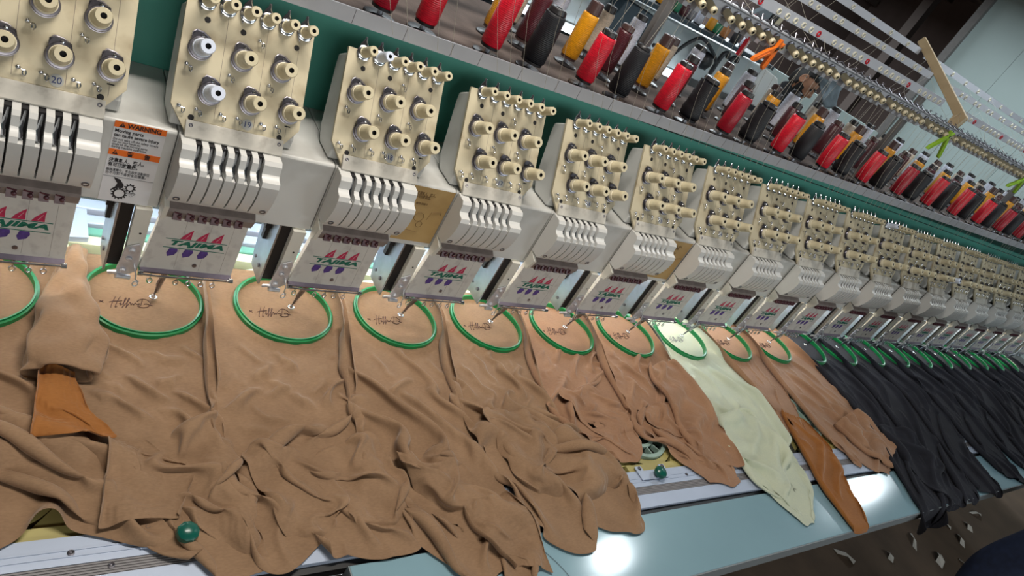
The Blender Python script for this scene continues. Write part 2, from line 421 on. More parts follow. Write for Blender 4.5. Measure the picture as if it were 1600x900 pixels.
def table(x0, x1, label):
    t = thing('work_table', ((x0 + x1) / 2, -0.67, 0.74), label, 'table', 'table leaves along the front rail')
    m = MB(); m.box(x0, x1, -0.747, -0.592, 0.762, 0.78); bevel(bp('table_top', m, MT['table'], t), 0.0015)
    m = MB(); m.box(x0 - .001, x1 + .001, -0.750, -0.747, 0.742, 0.7795); m.box(x0 - .002, x0, -0.75, -0.592, 0.742, 0.7795); m.box(x1, x1 + .002, -0.75, -0.592, 0.742, 0.7795)
    bp('edge_band', m, MT['tabledge'], t)
    for lx in (x0 + 0.25, x1 - 0.2):
        m = MB(); m.prism([(lx, -0.745, 0.742), (lx, -0.50, 0.742), (lx, -0.50, 0.45), (lx, -0.53, 0.45)], (0.03, 0, 0)); bp('bracket', m, MT['tabledge'], t)
table(0.462, 2.52, 'glossy pale teal table leaf in front of the tan garments')
table(2.55, 5.6, 'pale teal table leaf under the black garments at right')
tray = thing('wire_tray', (0.25, -0.64, 0.73), 'dark recess with thin steel frame left of the pale teal table', 'tray')
m = MB(); m.box(-0.6, 0.455, -0.75, -0.596, 0.73, 0.735); bp('tray_floor', m, MT['black'], tray)
m = MB(); m.tube([(0.385, -0.6, .772), (0.385, -0.745, .772), (0.45, -0.745, .772), (0.45, -0.6, .772)], .002, 6, 0, True); m.box(0.355, 0.362, -0.75, -0.596, .735, .772); bp('steel_frame', m, MT['chrome'], tray)

# plastic hoop holder frames (olive) with grey-green ring, clip plate and knob
def hoop_holder(k, ring, clip, label):
    cx = k * P
    t = thing('hoop_holder', (cx - 0.02, -0.33, 0.764), label, 'hoop holder')
    o = t.location
    m = MB()
    n = 40; ri, ro = 0.118, 0.131
    c = (cx - 0.02, -0.345)
    pts = []
    m.box(cx - .130, cx + .112, -0.482, -0.462, .764, .778)
    for (a, b, d) in ((-.130, -.112, 0), (.092, .112, 0)): m.box(cx + a, cx + b, -0.462, -0.25, .764, .776)
    ring_pts = lambda r, z: [(c[0] + r * math.cos(2 * PI * i / n), c[1] + r * math.sin(2 * PI * i / n), z) for i in range(n)]
    def ann(mb, r0, r1, z0, z1, mm=0):
        A, B, Cc, D = ring_pts(r0, z0), ring_pts(r1, z0), ring_pts(r1, z1), ring_pts(r0, z1)
        mb.add(A + B + Cc + D, [f for i in range(n) for f in ([i, (i + 1) % n, n + (i + 1) % n, n + i], [n + i, n + (i + 1) % n, 2 * n + (i + 1) % n, 2 * n + i], [2 * n + i, 2 * n + (i + 1) % n, 3 * n + (i + 1) % n, 3 * n + i], [3 * n + i, 3 * n + (i + 1) % n, (i + 1) % n, i])], mm)
    ann(m, 0.106, 0.122, .764, .7745)
    for sx in (-1, 1):
        m.prism([(c[0] + sx * .125, -.462, .764), (c[0] + sx * .06, -.462, .764), (c[0] + sx * .105, -.41, .764)], (0, 0, .0115))
    bp('olive_frame', m, MT['olive'], t)
    if ring:
        m = MB(); ann(m, 0.094, 0.1045, .764, .7835); ann(m, 0.060, 0.069, .764, .780); ann(m, 0.0, 0.058, .764, .768)
        for i in range(16):
            a = 2 * PI * i / 16 + .1
            m.obox((c[0] + .082 * math.cos(a), c[1] + .082 * math.sin(a), .772), (.0125 * math.cos(a), .0125 * math.sin(a), 0), (-.0016 * math.sin(a), .0016 * math.cos(a), 0), (0, 0, .007))
        bp('ribbed_ring', m, MT['ringgrey'], t)
    return t
hoop_holder(5, True, True, 'olive frame with ribbed grey ring showing between two tan garments')
hoop_holder(8, True, False, 'olive holder with pale ring showing beside the rust brown sleeve')
hoop_holder(0, False, False, 'olive holder corner at the bottom left of the bed')

clip_proto = None
for k, lx, ly, lab in ((5, 1.293, -0.497, 'white clip plate with dark green knob beside the ribbed grey ring'), (1, 0.222, -0.503, 'white clip plate with green knob below the leftmost garment')):
    t = thing('clip_plate', (lx, ly, 0.782), lab, 'clip', 'clip plates on the front rail')
    m = MB()
    m.prism([(-.055, -.013, 0), (.042, -.012, 0), (.052, .006, 0), (.052, .026, 0), (.032, .026, 0), (.032, .012, 0), (-.032, .012, 0), (-.032, .026, 0), (-.055, .026, 0)], (0, 0, .003))
    bevel(link('plate', m.mesh('plate', MT['rail']), t), .001)
    m = MB(); m.lathe((.004, -.004, .003), (0.05, -.1, 1), [(0, .008), (.004, .010), (.006, .0145), (.012, .0165), (.018, .0155), (.022, .011), (.0235, .004), (.0236, .0001)], 10)
    link('green_knob', m.mesh('green_knob', MT['knobgreen']), t)
    for sx in ((-.043, .042) if k == 5 else (-.043,)):
        m = MB(); m.lathe((sx, .019, .003), (0, 0, 1), [(0, .005), (.002, .005), (.003, .003), (.001, .001)], 10); link('screw', m.mesh('screw', MT['gunmetal']), t)

# back arcs of the cap frames, seen through the gaps under the arms
for k in range(0, 5):
    cx = k * P - 0.055
    t = thing('cap_frame', (cx, 0.15, 0.764), 'pale frame with curved slot behind the ' + ('leftmost', 'second', 'third', 'fourth', 'fifth')[k] + ' hoop from the left', 'frame', 'pale frames behind the hoops')
    m = MB()
    n = 24
    for (r0, r1, z1) in ((0.113, 0.121, .783), (0.126, 0.141, .786)):
        for i in range(n):
            a0 = math.radians(15 + 150 * i / n); a1 = math.radians(15 + 150 * (i + 1) / n)
            q = [(cx + r * math.cos(a), r * math.sin(a)) for r, a in ((r0, a0), (r1, a0), (r1, a1), (r0, a1))]
            m.prism([(x, y, .764) for x, y in q], (0, 0, z1 - .764))
    m.box(cx - .132, cx + .132, 0.158, 0.186, .764, .786); m.box(cx - .132, cx - .118, .08, .158, .764, .786); m.box(cx + .118, cx + .132, .08, .158, .764, .786)
    bp('arc_frame', m, MT['creamframe'], t)
    m = MB(); m.prism([(cx + .105, .155, .786), (cx + .185, .165, .786), (cx + .185, .26, .786), (cx + .145, .26, .786), (cx + .14, .185, .786), (cx + .105, .178, .786)], (0, 0, .012)); bp('arm_plate', m, MT['rail'], t)
    m = MB(); m.lathe((cx + .117, .166, .798), (0, 0, 1), [(0, .006), (.003, .006), (.004, .003), (.001, .001)], 10); bp('bolt', m, MT['gunmetal'], t)

# green beam behind the heads, with lamp under it
beam = thing('green_beam', (2.2, 0.3, 0.98), 'long teal green beam running behind all sewing heads', 'machine beam')
m = MB(); m.box(X0, X1, 0.2, 0.36, 1.015, 1.392); bevel(bp('beam_body', m, MT['green_beam'], beam), .006)
m = MB(); m.box(X0, X1, 0.199, 0.2003, 1.371, 1.374); bp('seam', m, MT['dark'], beam)
for x in (X0 + .05, X1 - .17):
    m = MB(); m.box(x, x + .12, 0.30, 0.36, 0.762, 1.015); bp('end_post', m, MT['green_beam'], beam)
lampt = thing('lamp_tube', (2.2, 0.285, 1.0), 'slim white lamp tube fixed under the green beam', 'lamp')
m = MB(); m.cyl((X0 + .3, .285, .990), (X1 - .3, .285, .990), .008, n=10); bp('glowing_tube', m, MT['led2'], lampt)
m = MB(); m.box(X0 + .3, X1 - .3, .275, .295, 1.0, 1.0145); bp('lamp_holder', m, MT['rail'], lampt)
arm_fill = thing('arm_fill_strip', (2.2, .045, 1.005), 'thin warm strip added unseen under the arms to light the hoops', 'lamp')  # unseen glowing strip, added to brighten hoops and garments
m = MB(); m.box(X0 + .3, X1 - .3, .038, .052, 1.004, 1.010); bp('glowing_strip', m, MT['arm_glow'], arm_fill)
m = MB(); m.box(X0 + .3, X1 - .3, .034, .056, 1.010, 1.0175); bp('strip_holder', m, MT['rail'], arm_fill)


# ================================================================== SEWING HEADS
Z0 = 0.88
ORG = (0, 0, Z0)
T_ = Vector((0, .497, .867)); N_ = Vector((0, -.867, .497)); O_ = Vector((0, .003, 1.208))
def PLT(x, s, n=0.0):
    v = O_ + T_ * s + N_ * n; return Vector((x, v.y, v.z))
LOW = [(-.022, 1.058), (-.050, 1.0565), (-.058, 1.066), (-.066, 1.083), (-.0715, 1.100), (-.0740, 1.115), (-.0742, 1.128), (-.022, 1.128)]
UPP = [(-.022, 1.128), (-.0742, 1.128), (-.0715, 1.137), (-.060, 1.1395), (-.0555, 1.144), (-.0545, 1.152), (-.0535, 1.160), (-.048, 1.166), (-.022, 1.168)]
XS = [-.0487 + i * .0199 for i in range(6)]

def knob_mesh(L, R, cream, top=False):
    m = MB()
    if not top:
        prof = [(.010, R * 1.22), (.019, R * 1.22), (.0195, R * 1.13), (.0225, R * 1.13), (.024, R * 1.12), (L - .012, R * 1.02), (L - .010, R * 1.03), (L - .002, R * .97), (L, R * .88), (L, R * .36), (L - .008, R * .34), (L - .008, .0001)]
        ms = [1, 1, 0, 0, 0, 0, 0, 0, 0, 2, 2]
        m.lathe((0, 0, 0), N_, prof, 36, 0, ms, (4, .93, 5))
        m.lathe((0, 0, 0), N_, [(.001, R * 1.50), (.0035, R * 1.56), (.0045, R * 1.2), (.0065, R * 1.25), (.008, R * 1.52), (.0095, R * 1.45), (.010, R * 1.2)], 24, 3)
        q = [(-.015, .011), (-.014, .021), (-.009, .0265), (.002, .025), (.012, .019), (.0145, .011)]
        m.prism([Vector((x, 0, 0)) + T_ * y + N_ * .003 for x, y in q], N_ * .0022, 3)
        pts = [Vector((x, 0, 0)) + T_ * y + N_ * .0058 for x, y in q]
        m.tube(pts, .0013, 6, 3, True)
        m.ball(Vector((.001, 0, 0)) + T_ * .019 + N_ * .007, .0032, 4, 8)
    else:
        prof = [(.006, R * 1.12), (.010, R * 1.12), (.0105, R), (L - .010, R * .99), (L - .009, R * 1.0), (L - .0015, R * .95), (L, R * .86), (L, R * .38), (L - .006, R * .36), (L - .006, .0001)]
        m.lathe((0, 0, 0), N_, prof, 30, 0, [0, 0, 0, 0, 0, 0, 0, 2, 2], (2, .94, 3))
        m.lathe((0, 0, 0), N_, [(.001, R * 1.45), (.003, R * 1.5), (.004, R * 1.1), (.006, R * 1.4), (.0075, R * 1.1)], 20, 4)
        q = [(-.0115, .002), (-.0085, .014), (-.0025, .0215), (-.0012, .0275), (.0015, .0275), (.002, .019), (.0075, .008), (.0085, .002)]
        m.prism([Vector((x, 0, 0)) + T_ * y + N_ * .002 for x, y in q], N_ * .0012, 4)
        m.tube([Vector((x, 0, 0)) + T_ * y + N_ * .004 for x, y in q], .0009, 5, 4)
        m.tube([Vector((-.009, 0, 0)) + T_ * -.004 + N_ * .004, Vector((-.010, 0, 0)) + T_ * -.012 + N_ * .004, Vector((-.0075, 0, 0)) + T_ * -.016 + N_ * .0035, Vector((-.006, 0, 0)) + T_ * -.012 + N_ * .004], .0012, 5, 4)
    return m.mesh('tension_knob', [cream, MT['knobring'] if cream is MT['knob'] else cream, MT['dark'], MT['gunmetal'], MT['chrome']])
KN = knob_mesh(.0525, .0120, MT['knob']); KW = knob_mesh(.0525, .0120, MT['white_knob'])
KTN = knob_mesh(.0445, .0092, MT['knob'], True); KTW = knob_mesh(.0445, .0092, MT['white_knob'], True)


pm = MB()
pm.cyl(Vector((0, 0, 0)), N_ * .008, .0013, n=6); pm.ball(N_ * .0095, .0034, 0, 10)
pm.tube([Vector((.004, 0, 0)) + T_ * -.002 + N_ * .006, Vector((.009, 0, 0)) + T_ * -.002 + N_ * .006], .001, 5)
pm.tube([Vector((.008 + .0022 * math.cos(a), 0, 0)) + T_ * (-.0055 + .0042 * math.sin(a)) + N_ * .005 for a in np.linspace(0, 2 * PI, 9)[:-1]], .0009, 5, 0, True)
PIN = pm.mesh('thread_pin', MT['chrome'])

LEAF = None
def leaf_poly(flip):
    if not flip: q = [(-.010, 0), (-.0055, .008), (.0035, .0175), (.0085, .0215), (.0075, .0125), (.0078, .0005)]
    else: q = [(.0075, 0), (.0088, -.006), (.0045, -.0145), (-.006, -.0185), (-.0088, -.011), (-.0055, 0)]
    return q
BY = -.0282
def leaf_mesh(flip, mt):
    m = MB(); m.prism([(x, BY, z) for x, z in leaf_poly(flip)], (0, -.0005, 0))
    if not flip:   # pale veins
        m.prism([(-.002, BY - .0006, .003), (.0045, BY - .0006, .014), (.005, BY - .0006, .014), (-.0012, BY - .0006, .003)], (0, -.0002, 0), 1)
    return m.mesh('logo_leaf', [mt, MT['brand']])
LEAF_R = leaf_mesh(False, MT['red_print']); LEAF_P = leaf_mesh(True, MT['purple_print'])
_bt = text_mesh('brand_text', 'TAJIMA', .0168, MT['green_text'], .0003, .28, .0007, 'CENTER', .090)
_ys = [v.co.y for v in _bt.vertices]; _xs = [v.co.x for v in _bt.vertices]
for v in _bt.vertices: v.co.y = (v.co.y - (max(_ys) + min(_ys)) / 2) * .0142 / (max(_ys) - min(_ys)); v.co.x -= (max(_xs) + min(_xs)) / 2
BRAND_TXT = place_text(_bt, XZ, (0, BY - .0003, 0))

def build_head():
    t = thing('embroidery_unit', (0, 0, Z0), '', 'embroidery head')
    L = lambda n, mb, mats, par=None, **k: link(n, mb.mesh(n, mats, ORG if par is None or True else 0), par or t, **k)
    # arm
    m = MB(); m.prism_x([(-.019, 1.018), (-.019, 1.164), (-.015, 1.168), (.2, 1.168), (.2, 1.018)], -.079, .1895)
    bevel(L('arm_body', m, MT['arm']), .002)
    # needle case
    m = MB()
    edges = [-.078] + [v for x in XS for v in (x - .0014, x + .0014)] + [.083]
    for i in range(0, len(edges), 2): m.prism_x(LOW, edges[i], edges[i + 1], 0, True)
    edges = [-.078] + [v for x in XS for v in (x - .0075, x + .0020)] + [.083]
    for i in range(0, len(edges), 2): m.prism_x(UPP, edges[i], edges[i + 1], 0, True)
    for x in XS: m.prism_x([(-.022, 1.0565), (-.050, 1.0565), (-.0555, 1.063), (-.022, 1.063)], x - .0014, x + .0014, 0)
    m.box(-.076, .081, -.040, -.0195, 1.06, 1.166, 1)
    for x in (-.067, .0745): m.lathe((x, -.0585, 1.0705), (0, -.87, -.5), [(0, .0058), (.0028, .0056), (.0028, .004), (.001, .0035), (.001, .0001)], 12, 2)
    case = L('needle_case', m, [MT['case'], MT['dark'], MT['gunmetal']])
    lm = MB()
    lm.tube([(0, -.036, 1.166), (-.0015, -.046, 1.156), (-.0045, -.0545, 1.142), (-.003, -.0635, 1.132), (0, -.058, 1.124)], [.001, .0022, .0034, .003, .0012], 6)
    lme = lm.mesh('take_up_lever', MT['chrome'], ORG)
    for i, x in enumerate(XS):
        o = link('take_up_lever', lme, case, (x - .0015, 0, 0))
    # cover strip
    m = MB(); m.prism_x([(-.010, 1.190), (-.0225, 1.1685), (-.0275, 1.1665), (-.030, 1.1705), (-.0275, 1.1745), (-.0145, 1.1925)], -.0735, .0845)
    for x in (-.066, .077): m.lathe((x, -.0185, 1.1855), N_, [(0, .0036), (.0016, .0034), (.0016, .002), (.0008, .0015), (.0008, .0001)], 10, 1)
    bevel(L('cover_strip', m, [MT['strip'], MT['gunmetal']]), .0012)
    # tension box
    m = MB(); m.prism_x([(-.002, 1.19), (.083, 1.345), (.1203, 1.324), (.116, 1.30), (.0817, 1.194), (.060, 1.170), (.0, 1.170)], -.094, .106)
    bevel(L('tension_box', m, MT['arm']), .004)
    # tension plate
    m = MB(); out = [(-.0955, .168), (.1095, .168), (.1095, .0), (.080, -.036), (.075, -.045), (-.072, -.045), (-.075, -.038), (-.0985, -.002)]
    m.prism([PLT(x, s, -.003) for x, s in out], N_ * .006)
    for x, s in ((-.0628, .137), (-.0069, .1347), (.0824, .1366), (-.0666, -.018), (.0771, -.0186)): m.lathe(PLT(x, s, .003), N_, [(0, .0048), (.0004, .0048), (.0004, .0001)], 12, 1)
    m.obox(PLT(.088, .003, .0032), (.005, 0, 0), T_ * .001, N_ * .0004, 1)
    for x in (-.032, .032, .0865): m.obox(PLT(x, .07, .0031), (.0003, 0, 0), T_ * .085, N_ * .0002, 2)
    plate = bevel(L('tension_plate', m, [MT['cream'], MT['dark'], MT['ledge']]), .0015)
    zl = lambda v: Vector(v) - Vector(ORG)
    for r, (x0, s) in enumerate(((-.0444, .0252), (-.0683, .0906))):
        for i in range(3): link('tension_knob', KN, plate, zl(PLT(x0 + i * .0652, s, .003)))
    for i in range(6): link('upper_tension_knob', KTN, plate, zl(PLT(-.0669 + i * .0317, .1645, .003)))
    for x, s in ((-.086, .0615), (-.0212, .061), (.0432, .0615), (-.0888, -.004), (-.063, -.004), (-.0255, -.0035), (.001, -.0035), (.040, -.0035), (.0658, -.0025), (.018, .128)):
        link('thread_pin', PIN, plate, zl(PLT(x, s, .003)))
    # ledge with clips
    m = MB(); m.prism_x([(-.022, 1.055), (-.046, 1.040), (-.047, 1.034), (-.038, 1.016), (-.022, 1.012)], -.070, .074)
    m.prism_x([(-.022, 1.058), (-.050, 1.044), (-.040, 1.012), (-.022, 1.010)], -.078, -.070, 1)
    led = L('thread_ledge', m, [MT['ledge'], MT['stripw']])
    cm = MB(); cm.obox((0, -.045, 1.0265), (.0068, 0, 0), (0, .003, .0075), (0, .003, -.0012)); cm.ball((.003, -.0495, 1.027), .0038, 0, 8); cm.tube([(-.006, -.047, 1.034), (.006, -.047, 1.031)], .0014, 5)
    cme = bpy.data.meshes.new('x'); cme = cm.mesh('thread_clip', MT['maroon_clip'], ORG)
    for i in range(6): link('thread_clip', cme, led, (-.054 + i * .0203, 0, 0))
    # brand panel
    m = MB(); m.prism([(-.0855, BY, .8935), (.0722, BY, .8935), (.0735, BY, 1.016), (-.0735, BY, 1.016)], (0, .012, 0))
    m.lathe((0.003, BY, .9085), (0, -1, 0), [(0, .0042), (.0015, .004), (.0015, .0001)], 10, 1)
    for x in (-.03, .012, .05): m.box(x, x + .0004, BY - .0002, BY, .897, 1.012, 2)
    br = bevel(L('brand_panel', m, [MT['brand'], MT['gunmetal'], MT['ledge']]), .0012)
    bt = link('brand_text', BRAND_TXT, br, (-.002, 0, .9540 - Z0))
    m = MB()
    m.box(-.0565, .0475, BY - .0005, BY, .9632, .9644); m.box(-.0575, .0465, BY - .0005, BY, .9436, .9448)
    L('logo_lines', m, MT['green_text'], br)
    for i in range(3):
        link('red_leaf', LEAF_R, br, (-.0235 + i * .0258, 0, .9652 - Z0))
        link('violet_leaf', LEAF_P, br, (-.0405 + i * .0258, 0, .9428 - Z0))
    # lilac bottom strip and wire bar
    m = MB(); m.prism_x([(-.0282, .8935), (-.034, .886), (-.030, .8825), (-.016, .884), (-.016, .8935)], -.084, .0728)
    L('needle_guard', m, MT['lilac'])
    m = MB(); m.tube([(-.0835, -.036, .888), (-.0835, -.0445, .8905), (-.05, -.0445, .8885), (0, -.0405, .8865), (.071, -.0375, .8855)], .0021, 8)
    for x, y, z in ((-.0835, -.040, .889), (.0725, -.036, .8855)):
        m.cyl((x - .004, y, z), (x + .004, y, z), .0048, n=10)
    L('wire_bar', m, MT['chrome'])
    # side strip, black bar, steel side plate
    m = MB(); m.box(-.1125, -.0870, -.0265, -.012, .882, 1.015); m.cyl((-.097, -.0266, .965), (-.097, -.0272, .965), .0022, n=8, m=1)
    bevel(L('side_strip', m, [MT['stripw'], MT['dark']]), .002)
    m = MB(); m.box(-.1345, -.1145, -.017, .0, .885, 1.0175); L('black_guide', m, MT['black'])
    m = MB(); m.prism([(-.1385, y, z) for y, z in ((-.019, 1.018), (.075, 1.018), (.065, .955), (.056, .90), (.045, .872), (-.019, .872))], (.0035, 0, 0)); 
    m.lathe((-.1385, .035, .90), (-1, 0, 0), [(0, .004), (.003, .0035), (.003, .0001)], 10, 1)
    m.lathe((-.1385, .006, .90), (-1, 0, 0), [(0, .005), (.003, .0045), (.003, .0001)], 10, 1)
    m.box(-.150, -.1385, .015, .045, .985, 1.012, 2); m.box(-.146, -.1385, .02, .032, .955, .985, 2)
    L('steel_side_plate', m, [MT['steel'], MT['gunmetal'], MT['black']])
    # chrome bracket
    m = MB(); m.prism([(-.1145, -.031, .935), (-.094, -.031, .945), (-.090, -.031, .937), (-.088, -.031, .885), (-.112, -.031, .868), (-.1205, -.031, .873), (-.1205, -.031, .888)], (0, .003, 0))
    for x, z in ((-.1035, .930), (-.105, .912), (-.110, .886)): m.lathe((x, -.031, z), (0, -1, 0), [(0, .0055), (.004, .005), (.0055, .003), (.0055, .0001)], 10)
    m.tube([(-.118, -.034, .882), (-.130, -.028, .876), (-.127, -.022, .870)], .004, 6)
    m.cyl((-.120, -.034, .873), (-.096, -.030, .869), .0045, n=8)
    m.tube([(-.096, -.036, .905), (-.090, -.040, .885), (-.0875, -.036, .870), (-.081, -.033, .862)], .0018, 6)
    m.tube([(-.086 + .0045 * math.cos(a), -.034, .858 + .0055 * math.sin(a)) for a in np.linspace(0, 2 * PI, 9)[:-1]], .0014, 5, 0, True)
    bevel(L('chrome_bracket', m, MT['bright_steel']), .0008, 1)
    # needle bars
    nm = MB(); nm.cyl((0, -.026, .884), (0, -.024, .866), .0016, n=8); nm.tube([(.0042 * math.cos(a), -.0245, .8605 + .0052 * math.sin(a)) for a in np.linspace(0, 2 * PI, 11)[:-1]], .0014, 5, 0, True)
    nme = nm.mesh('needle_loop', MT['chrome'], ORG)
    for x in (-.062, -.018, .004, .026, .047): link('needle_loop', nme, t, (x, 0, 0))
    m = MB(); m.cyl((-.0385, -.022, .884), (-.0392, -.004, .835), .0056, .005, 10, 0); m.cyl((-.0392, -.004, .835), (-.0394, .003, .806), .0036, .002, 8, 0)
    m.cyl((-.0394, .003, .806), (-.0394, .0045, .797), .002, n=8, m=1); m.tube([(-.0394 + .0058 * math.cos(a), .0055 + .0058 * math.sin(a), .7955) for a in np.linspace(0, 2 * PI, 13)[:-1]], .0019, 6, 1, True)
    m.tube([(-.0330, -.012, .880), (-.0325, -.004, .85), (-.036, .002, .81)], .0018, 6, 1)
    L('presser_foot', m, [MT['gunmetal'], MT['chrome']])
    return t

h0 = build_head()
heads = [h0]
for k in range(1, NH):
    heads.append(clone(h0))
ords = ['first', 'second', 'third', 'fourth', 'fifth', 'sixth', 'seventh', 'eighth', 'ninth', 'tenth', 'eleventh', 'twelfth', 'thirteenth', 'fourteenth', 'fifteenth', 'sixteenth', 'seventeenth', 'eighteenth', 'nineteenth', 'twentieth']
R_PL = Matrix(((1, 0, 0), (0, T_.y, N_.y), (0, T_.z, N_.z)))
for k, h in enumerate(heads):
    h.location = (k * P, 0, Z0)
    extra = {0: ' cut by the left edge, sticker 20 and orange warning label', 1: ' with sticker 19 and white upper left knobs', 2: ' with sticker 18 and a yellowed label on its arm', 3: ' with sticker 17 and one white ringed knob'}.get(k)
    lab = 'grey embroidery head' + extra if extra else 'grey and cream embroidery head, ' + ords[k] + ' from the left end of the machine'
    tag(h, lab, 'embroidery head', 'row of embroidery heads on the machine')
    plate = [c for c in h.children if c.name.startswith('tension_plate')][0]
    sm = MB(); sm.lathe(PLT(.021, -.0095, .003), N_, [(0, .0092), (.0006, .0092), (.0006, .0001)], 18)
    s = link('number_sticker', sm.mesh('number_sticker', MT['sticker'], ORG), plate)
    tm = place_text(text_mesh('number', str(NH - k), .0135, MT['ink_blue'], .0002), R_PL, PLT(.021, -.0095, .0038) - Vector(ORG))
    s2 = link('number_print', tm, plate)
    kn = sorted([c for c in plate.children if c.name.startswith('tension_knob')], key=lambda o: (round(-o.location.z, 3), o.location.x))
    kt = sorted([c for c in plate.children if c.name.startswith('upper_tension_knob')], key=lambda o: o.location.x)
    if k == 1: kn[0].data = KW; kn[3].data = KW; kn[0]['label'] = 'white tension knob'; kn[3]['label'] = 'white tension knob'
    if k == 2: kt[1].data = KTW; kt[1]['label'] = 'white upper tension knob'
    if k == 12: kn[5].data = KW; kn[5]['label'] = 'white tension knob'
    if k == 10: kt[0].data = KTW

def arm_label(h, kind, x0, x1, z0, z1):
    Y = -.0192
    m = MB(); mt = MT['label_white'] if kind == 'w' else MT['tanlabel']
    m.box(x0, x1, Y - .0004, Y, z0, z1)
    lb = link('warning_label', m.mesh('warning_label', mt, ORG), h, label='white and orange warning label' if kind == 'w' else 'yellowed old warning label')
    ink = MT['ink'] if kind == 'w' else MT['ink_faded']
    Wd = x1 - x0; Hh = z1 - z0
    def tx(s, size, x, z, width=None, mt=ink, off=0.0):
        me = text_mesh('label_print', s, size, mt, .0002, 0, off, 'LEFT')
        if width and len(me.vertices):
            mxx = max(v.co.x for v in me.vertices)
            if mxx > 1e-6:
                for v in me.vertices: v.co.x *= width / mxx
        place_text(me, XZ, (x, Y - .0006, z - Z0)); link('label_print', me, lb)
    if kind == 'w':
        for q0, q1 in ((z1 - .0105, z1), (z1 - .0605, z1 - .0495)):
            m = MB(); m.box(x0, x1, Y - .0008, Y, q0, q1); link('orange_band', m.mesh('orange_band', MT['orange'], ORG), lb)
        Yk = Y
        def tri(x, z, s):
            m = MB(); m.prism([(x - s, Yk - .0009, z - s * .8), (x + s, Yk - .0009, z - s * .8), (x, Yk - .0009, z + s)], (0, -.0003, 0)); m.box(x - s * .12, x + s * .12, Yk - .0014, Yk - .0012, z - s * .2, z + s * .55, 1); link('warning_triangle', m.mesh('warning_triangle', [ink, MT['orange']], ORG), lb)
        tri(x0 + .011, z1 - .0055, .0044); tri(x0 + .009, z1 - .0553, .0044)
        def tx2(*a, **k2): tx(*a, **k2)
        me_y = Y; 
        Y2 = Y - .0006
        def bt(s, size, x, z, width, off=.0003):
            me = text_mesh('label_print', s, size, ink, .0002, 0, off, 'LEFT')
            if len(me.vertices):
                mxx = max(v.co.x for v in me.vertices)
                for v in me.vertices: v.co.x *= width / max(mxx, 1e-6)
            place_text(me, XZ, (x, Y - .0011, z - Z0)); link('label_print', me, lb)
        bt('WARNING', .0105, x0 + .018, z1 - .0055, .047)
        tx('Moving parts', .0082, x0 + .002, z1 - .0165, .040, off=.0002); tx('can cause severe injury', .0082, x0 + .002, z1 - .0240, .064, off=.0002)
        for i, s in enumerate(('Do not take off the safety covers', 'nor put your hands etc.', 'close to the moving parts', 'during machine operation.')):
            tx(s, .006, x0 + .002, z1 - .0315 - i * .0046, (.064, .040, .050, .050)[i])
        bt('警', .0095, x0 + .026, z1 - .0553, .0085); bt('告', .0095, x0 + .050, z1 - .0553, .0085)
        tx('注意軋人、夾人。', .0085, x0 + .003, z1 - .070, .050, off=.0002); tx('有可能致重傷。', .0085, x0 + .003, z1 - .0785, .042, off=.0002)
        tx('機器運轉中，手勿放於活動部位', .006, x0 + .002, z1 - .088, .062); tx('亦不可卸下各安全防護蓋。', .006, x0 + .002, z1 - .094, .058)
        m = MB(); m.box(x0, x1, Y - .0006, Y, z1 - .1005, z1 - .1000)
        cx, cz = x0 + .028, z1 - .131
        def gear(gx, gz, r0, r1, nt):
            nn = nt * 4
            A = [(gx + (r1 + (.0026 if (i // 2) % 2 else 0)) * math.cos(2 * PI * i / nn), Y - .0006, gz + (r1 + (.0026 if (i // 2) % 2 else 0)) * math.sin(2 * PI * i / nn)) for i in range(nn)]
            B = [(gx + r0 * math.cos(2 * PI * i / nn), Y - .0006, gz + r0 * math.sin(2 * PI * i / nn)) for i in range(nn)]
            m.add(A + B, [[i, (i + 1) % nn, nn + (i + 1) % nn, nn + i] for i in range(nn)])
        gear(cx, cz, .0072, .0094, 14); gear(cx + .0135, cz + .013, .0046, .0064, 10)
        m.prism([(cx + a, Y - .0005, cz + b) for a, b in ((-.013, .030), (-.003, .027), (.004, .017), (.003, .011), (-.004, .010), (-.010, .006), (-.013, .003), (-.0135, .006), (-.008, .012), (-.006, .019), (-.010, .025))], (0, -.0002, 0))
        for a in (-.2, -.45, -.7, -.95):
            m.prism([(cx + .009 + .002 * math.sin(-a), Y - .0005, cz + .004), (cx + .009 + .015 * math.cos(a), Y - .0005, cz + .005 + .012 * math.sin(a)), (cx + .009 + .015 * math.cos(a) - .0015, Y - .0005, cz + .0035 + .012 * math.sin(a) + .003)], (0, -.0002, 0))
        link('pictogram', m.mesh('pictogram', ink, ORG), lb)
    else:
        tx('注意軋人、夾人。', .0085, x0 + .012, z1 - .016, .045, off=.0002); tx('有可能致重傷。', .0085, x0 + .012, z1 - .024, .036, off=.0002)
        tx('機器運轉中', .006, x0 + .02, z1 - .040, .028)
        m = MB(); cx, cz = x0 + .042, z1 - .072
        for gx, gz, r in ((cx, cz, .011), (cx + .008, cz - .018, .007)):
            m.tube([(gx + r * math.cos(a), Y - .0006, gz + r * math.sin(a)) for a in np.linspace(0, 2 * PI, 17)[:-1]], .0006, 4, 0, True)
        m.tube([(cx + .020, Y - .0006, cz - .004), (cx + .024, Y - .0006, cz + .016), (cx + .045, Y - .0006, cz + .020), (cx + .048, Y - .0006, cz + .012)], .0005, 4)
        m.tube([(cx - .016, Y - .0006, cz - .035), (cx + .012, Y - .0006, cz - .038)], .0008, 4)
        link('pictogram', m.mesh('pictogram', ink, ORG), lb)
arm_label(heads[0], 'w', .1008, .1735, 1.0185, 1.1665)
arm_label(heads[2], 't', .090, .1885, 1.029, 1.1635)
arm_label(heads[5], 't', .098, .1885, 1.029, 1.160)

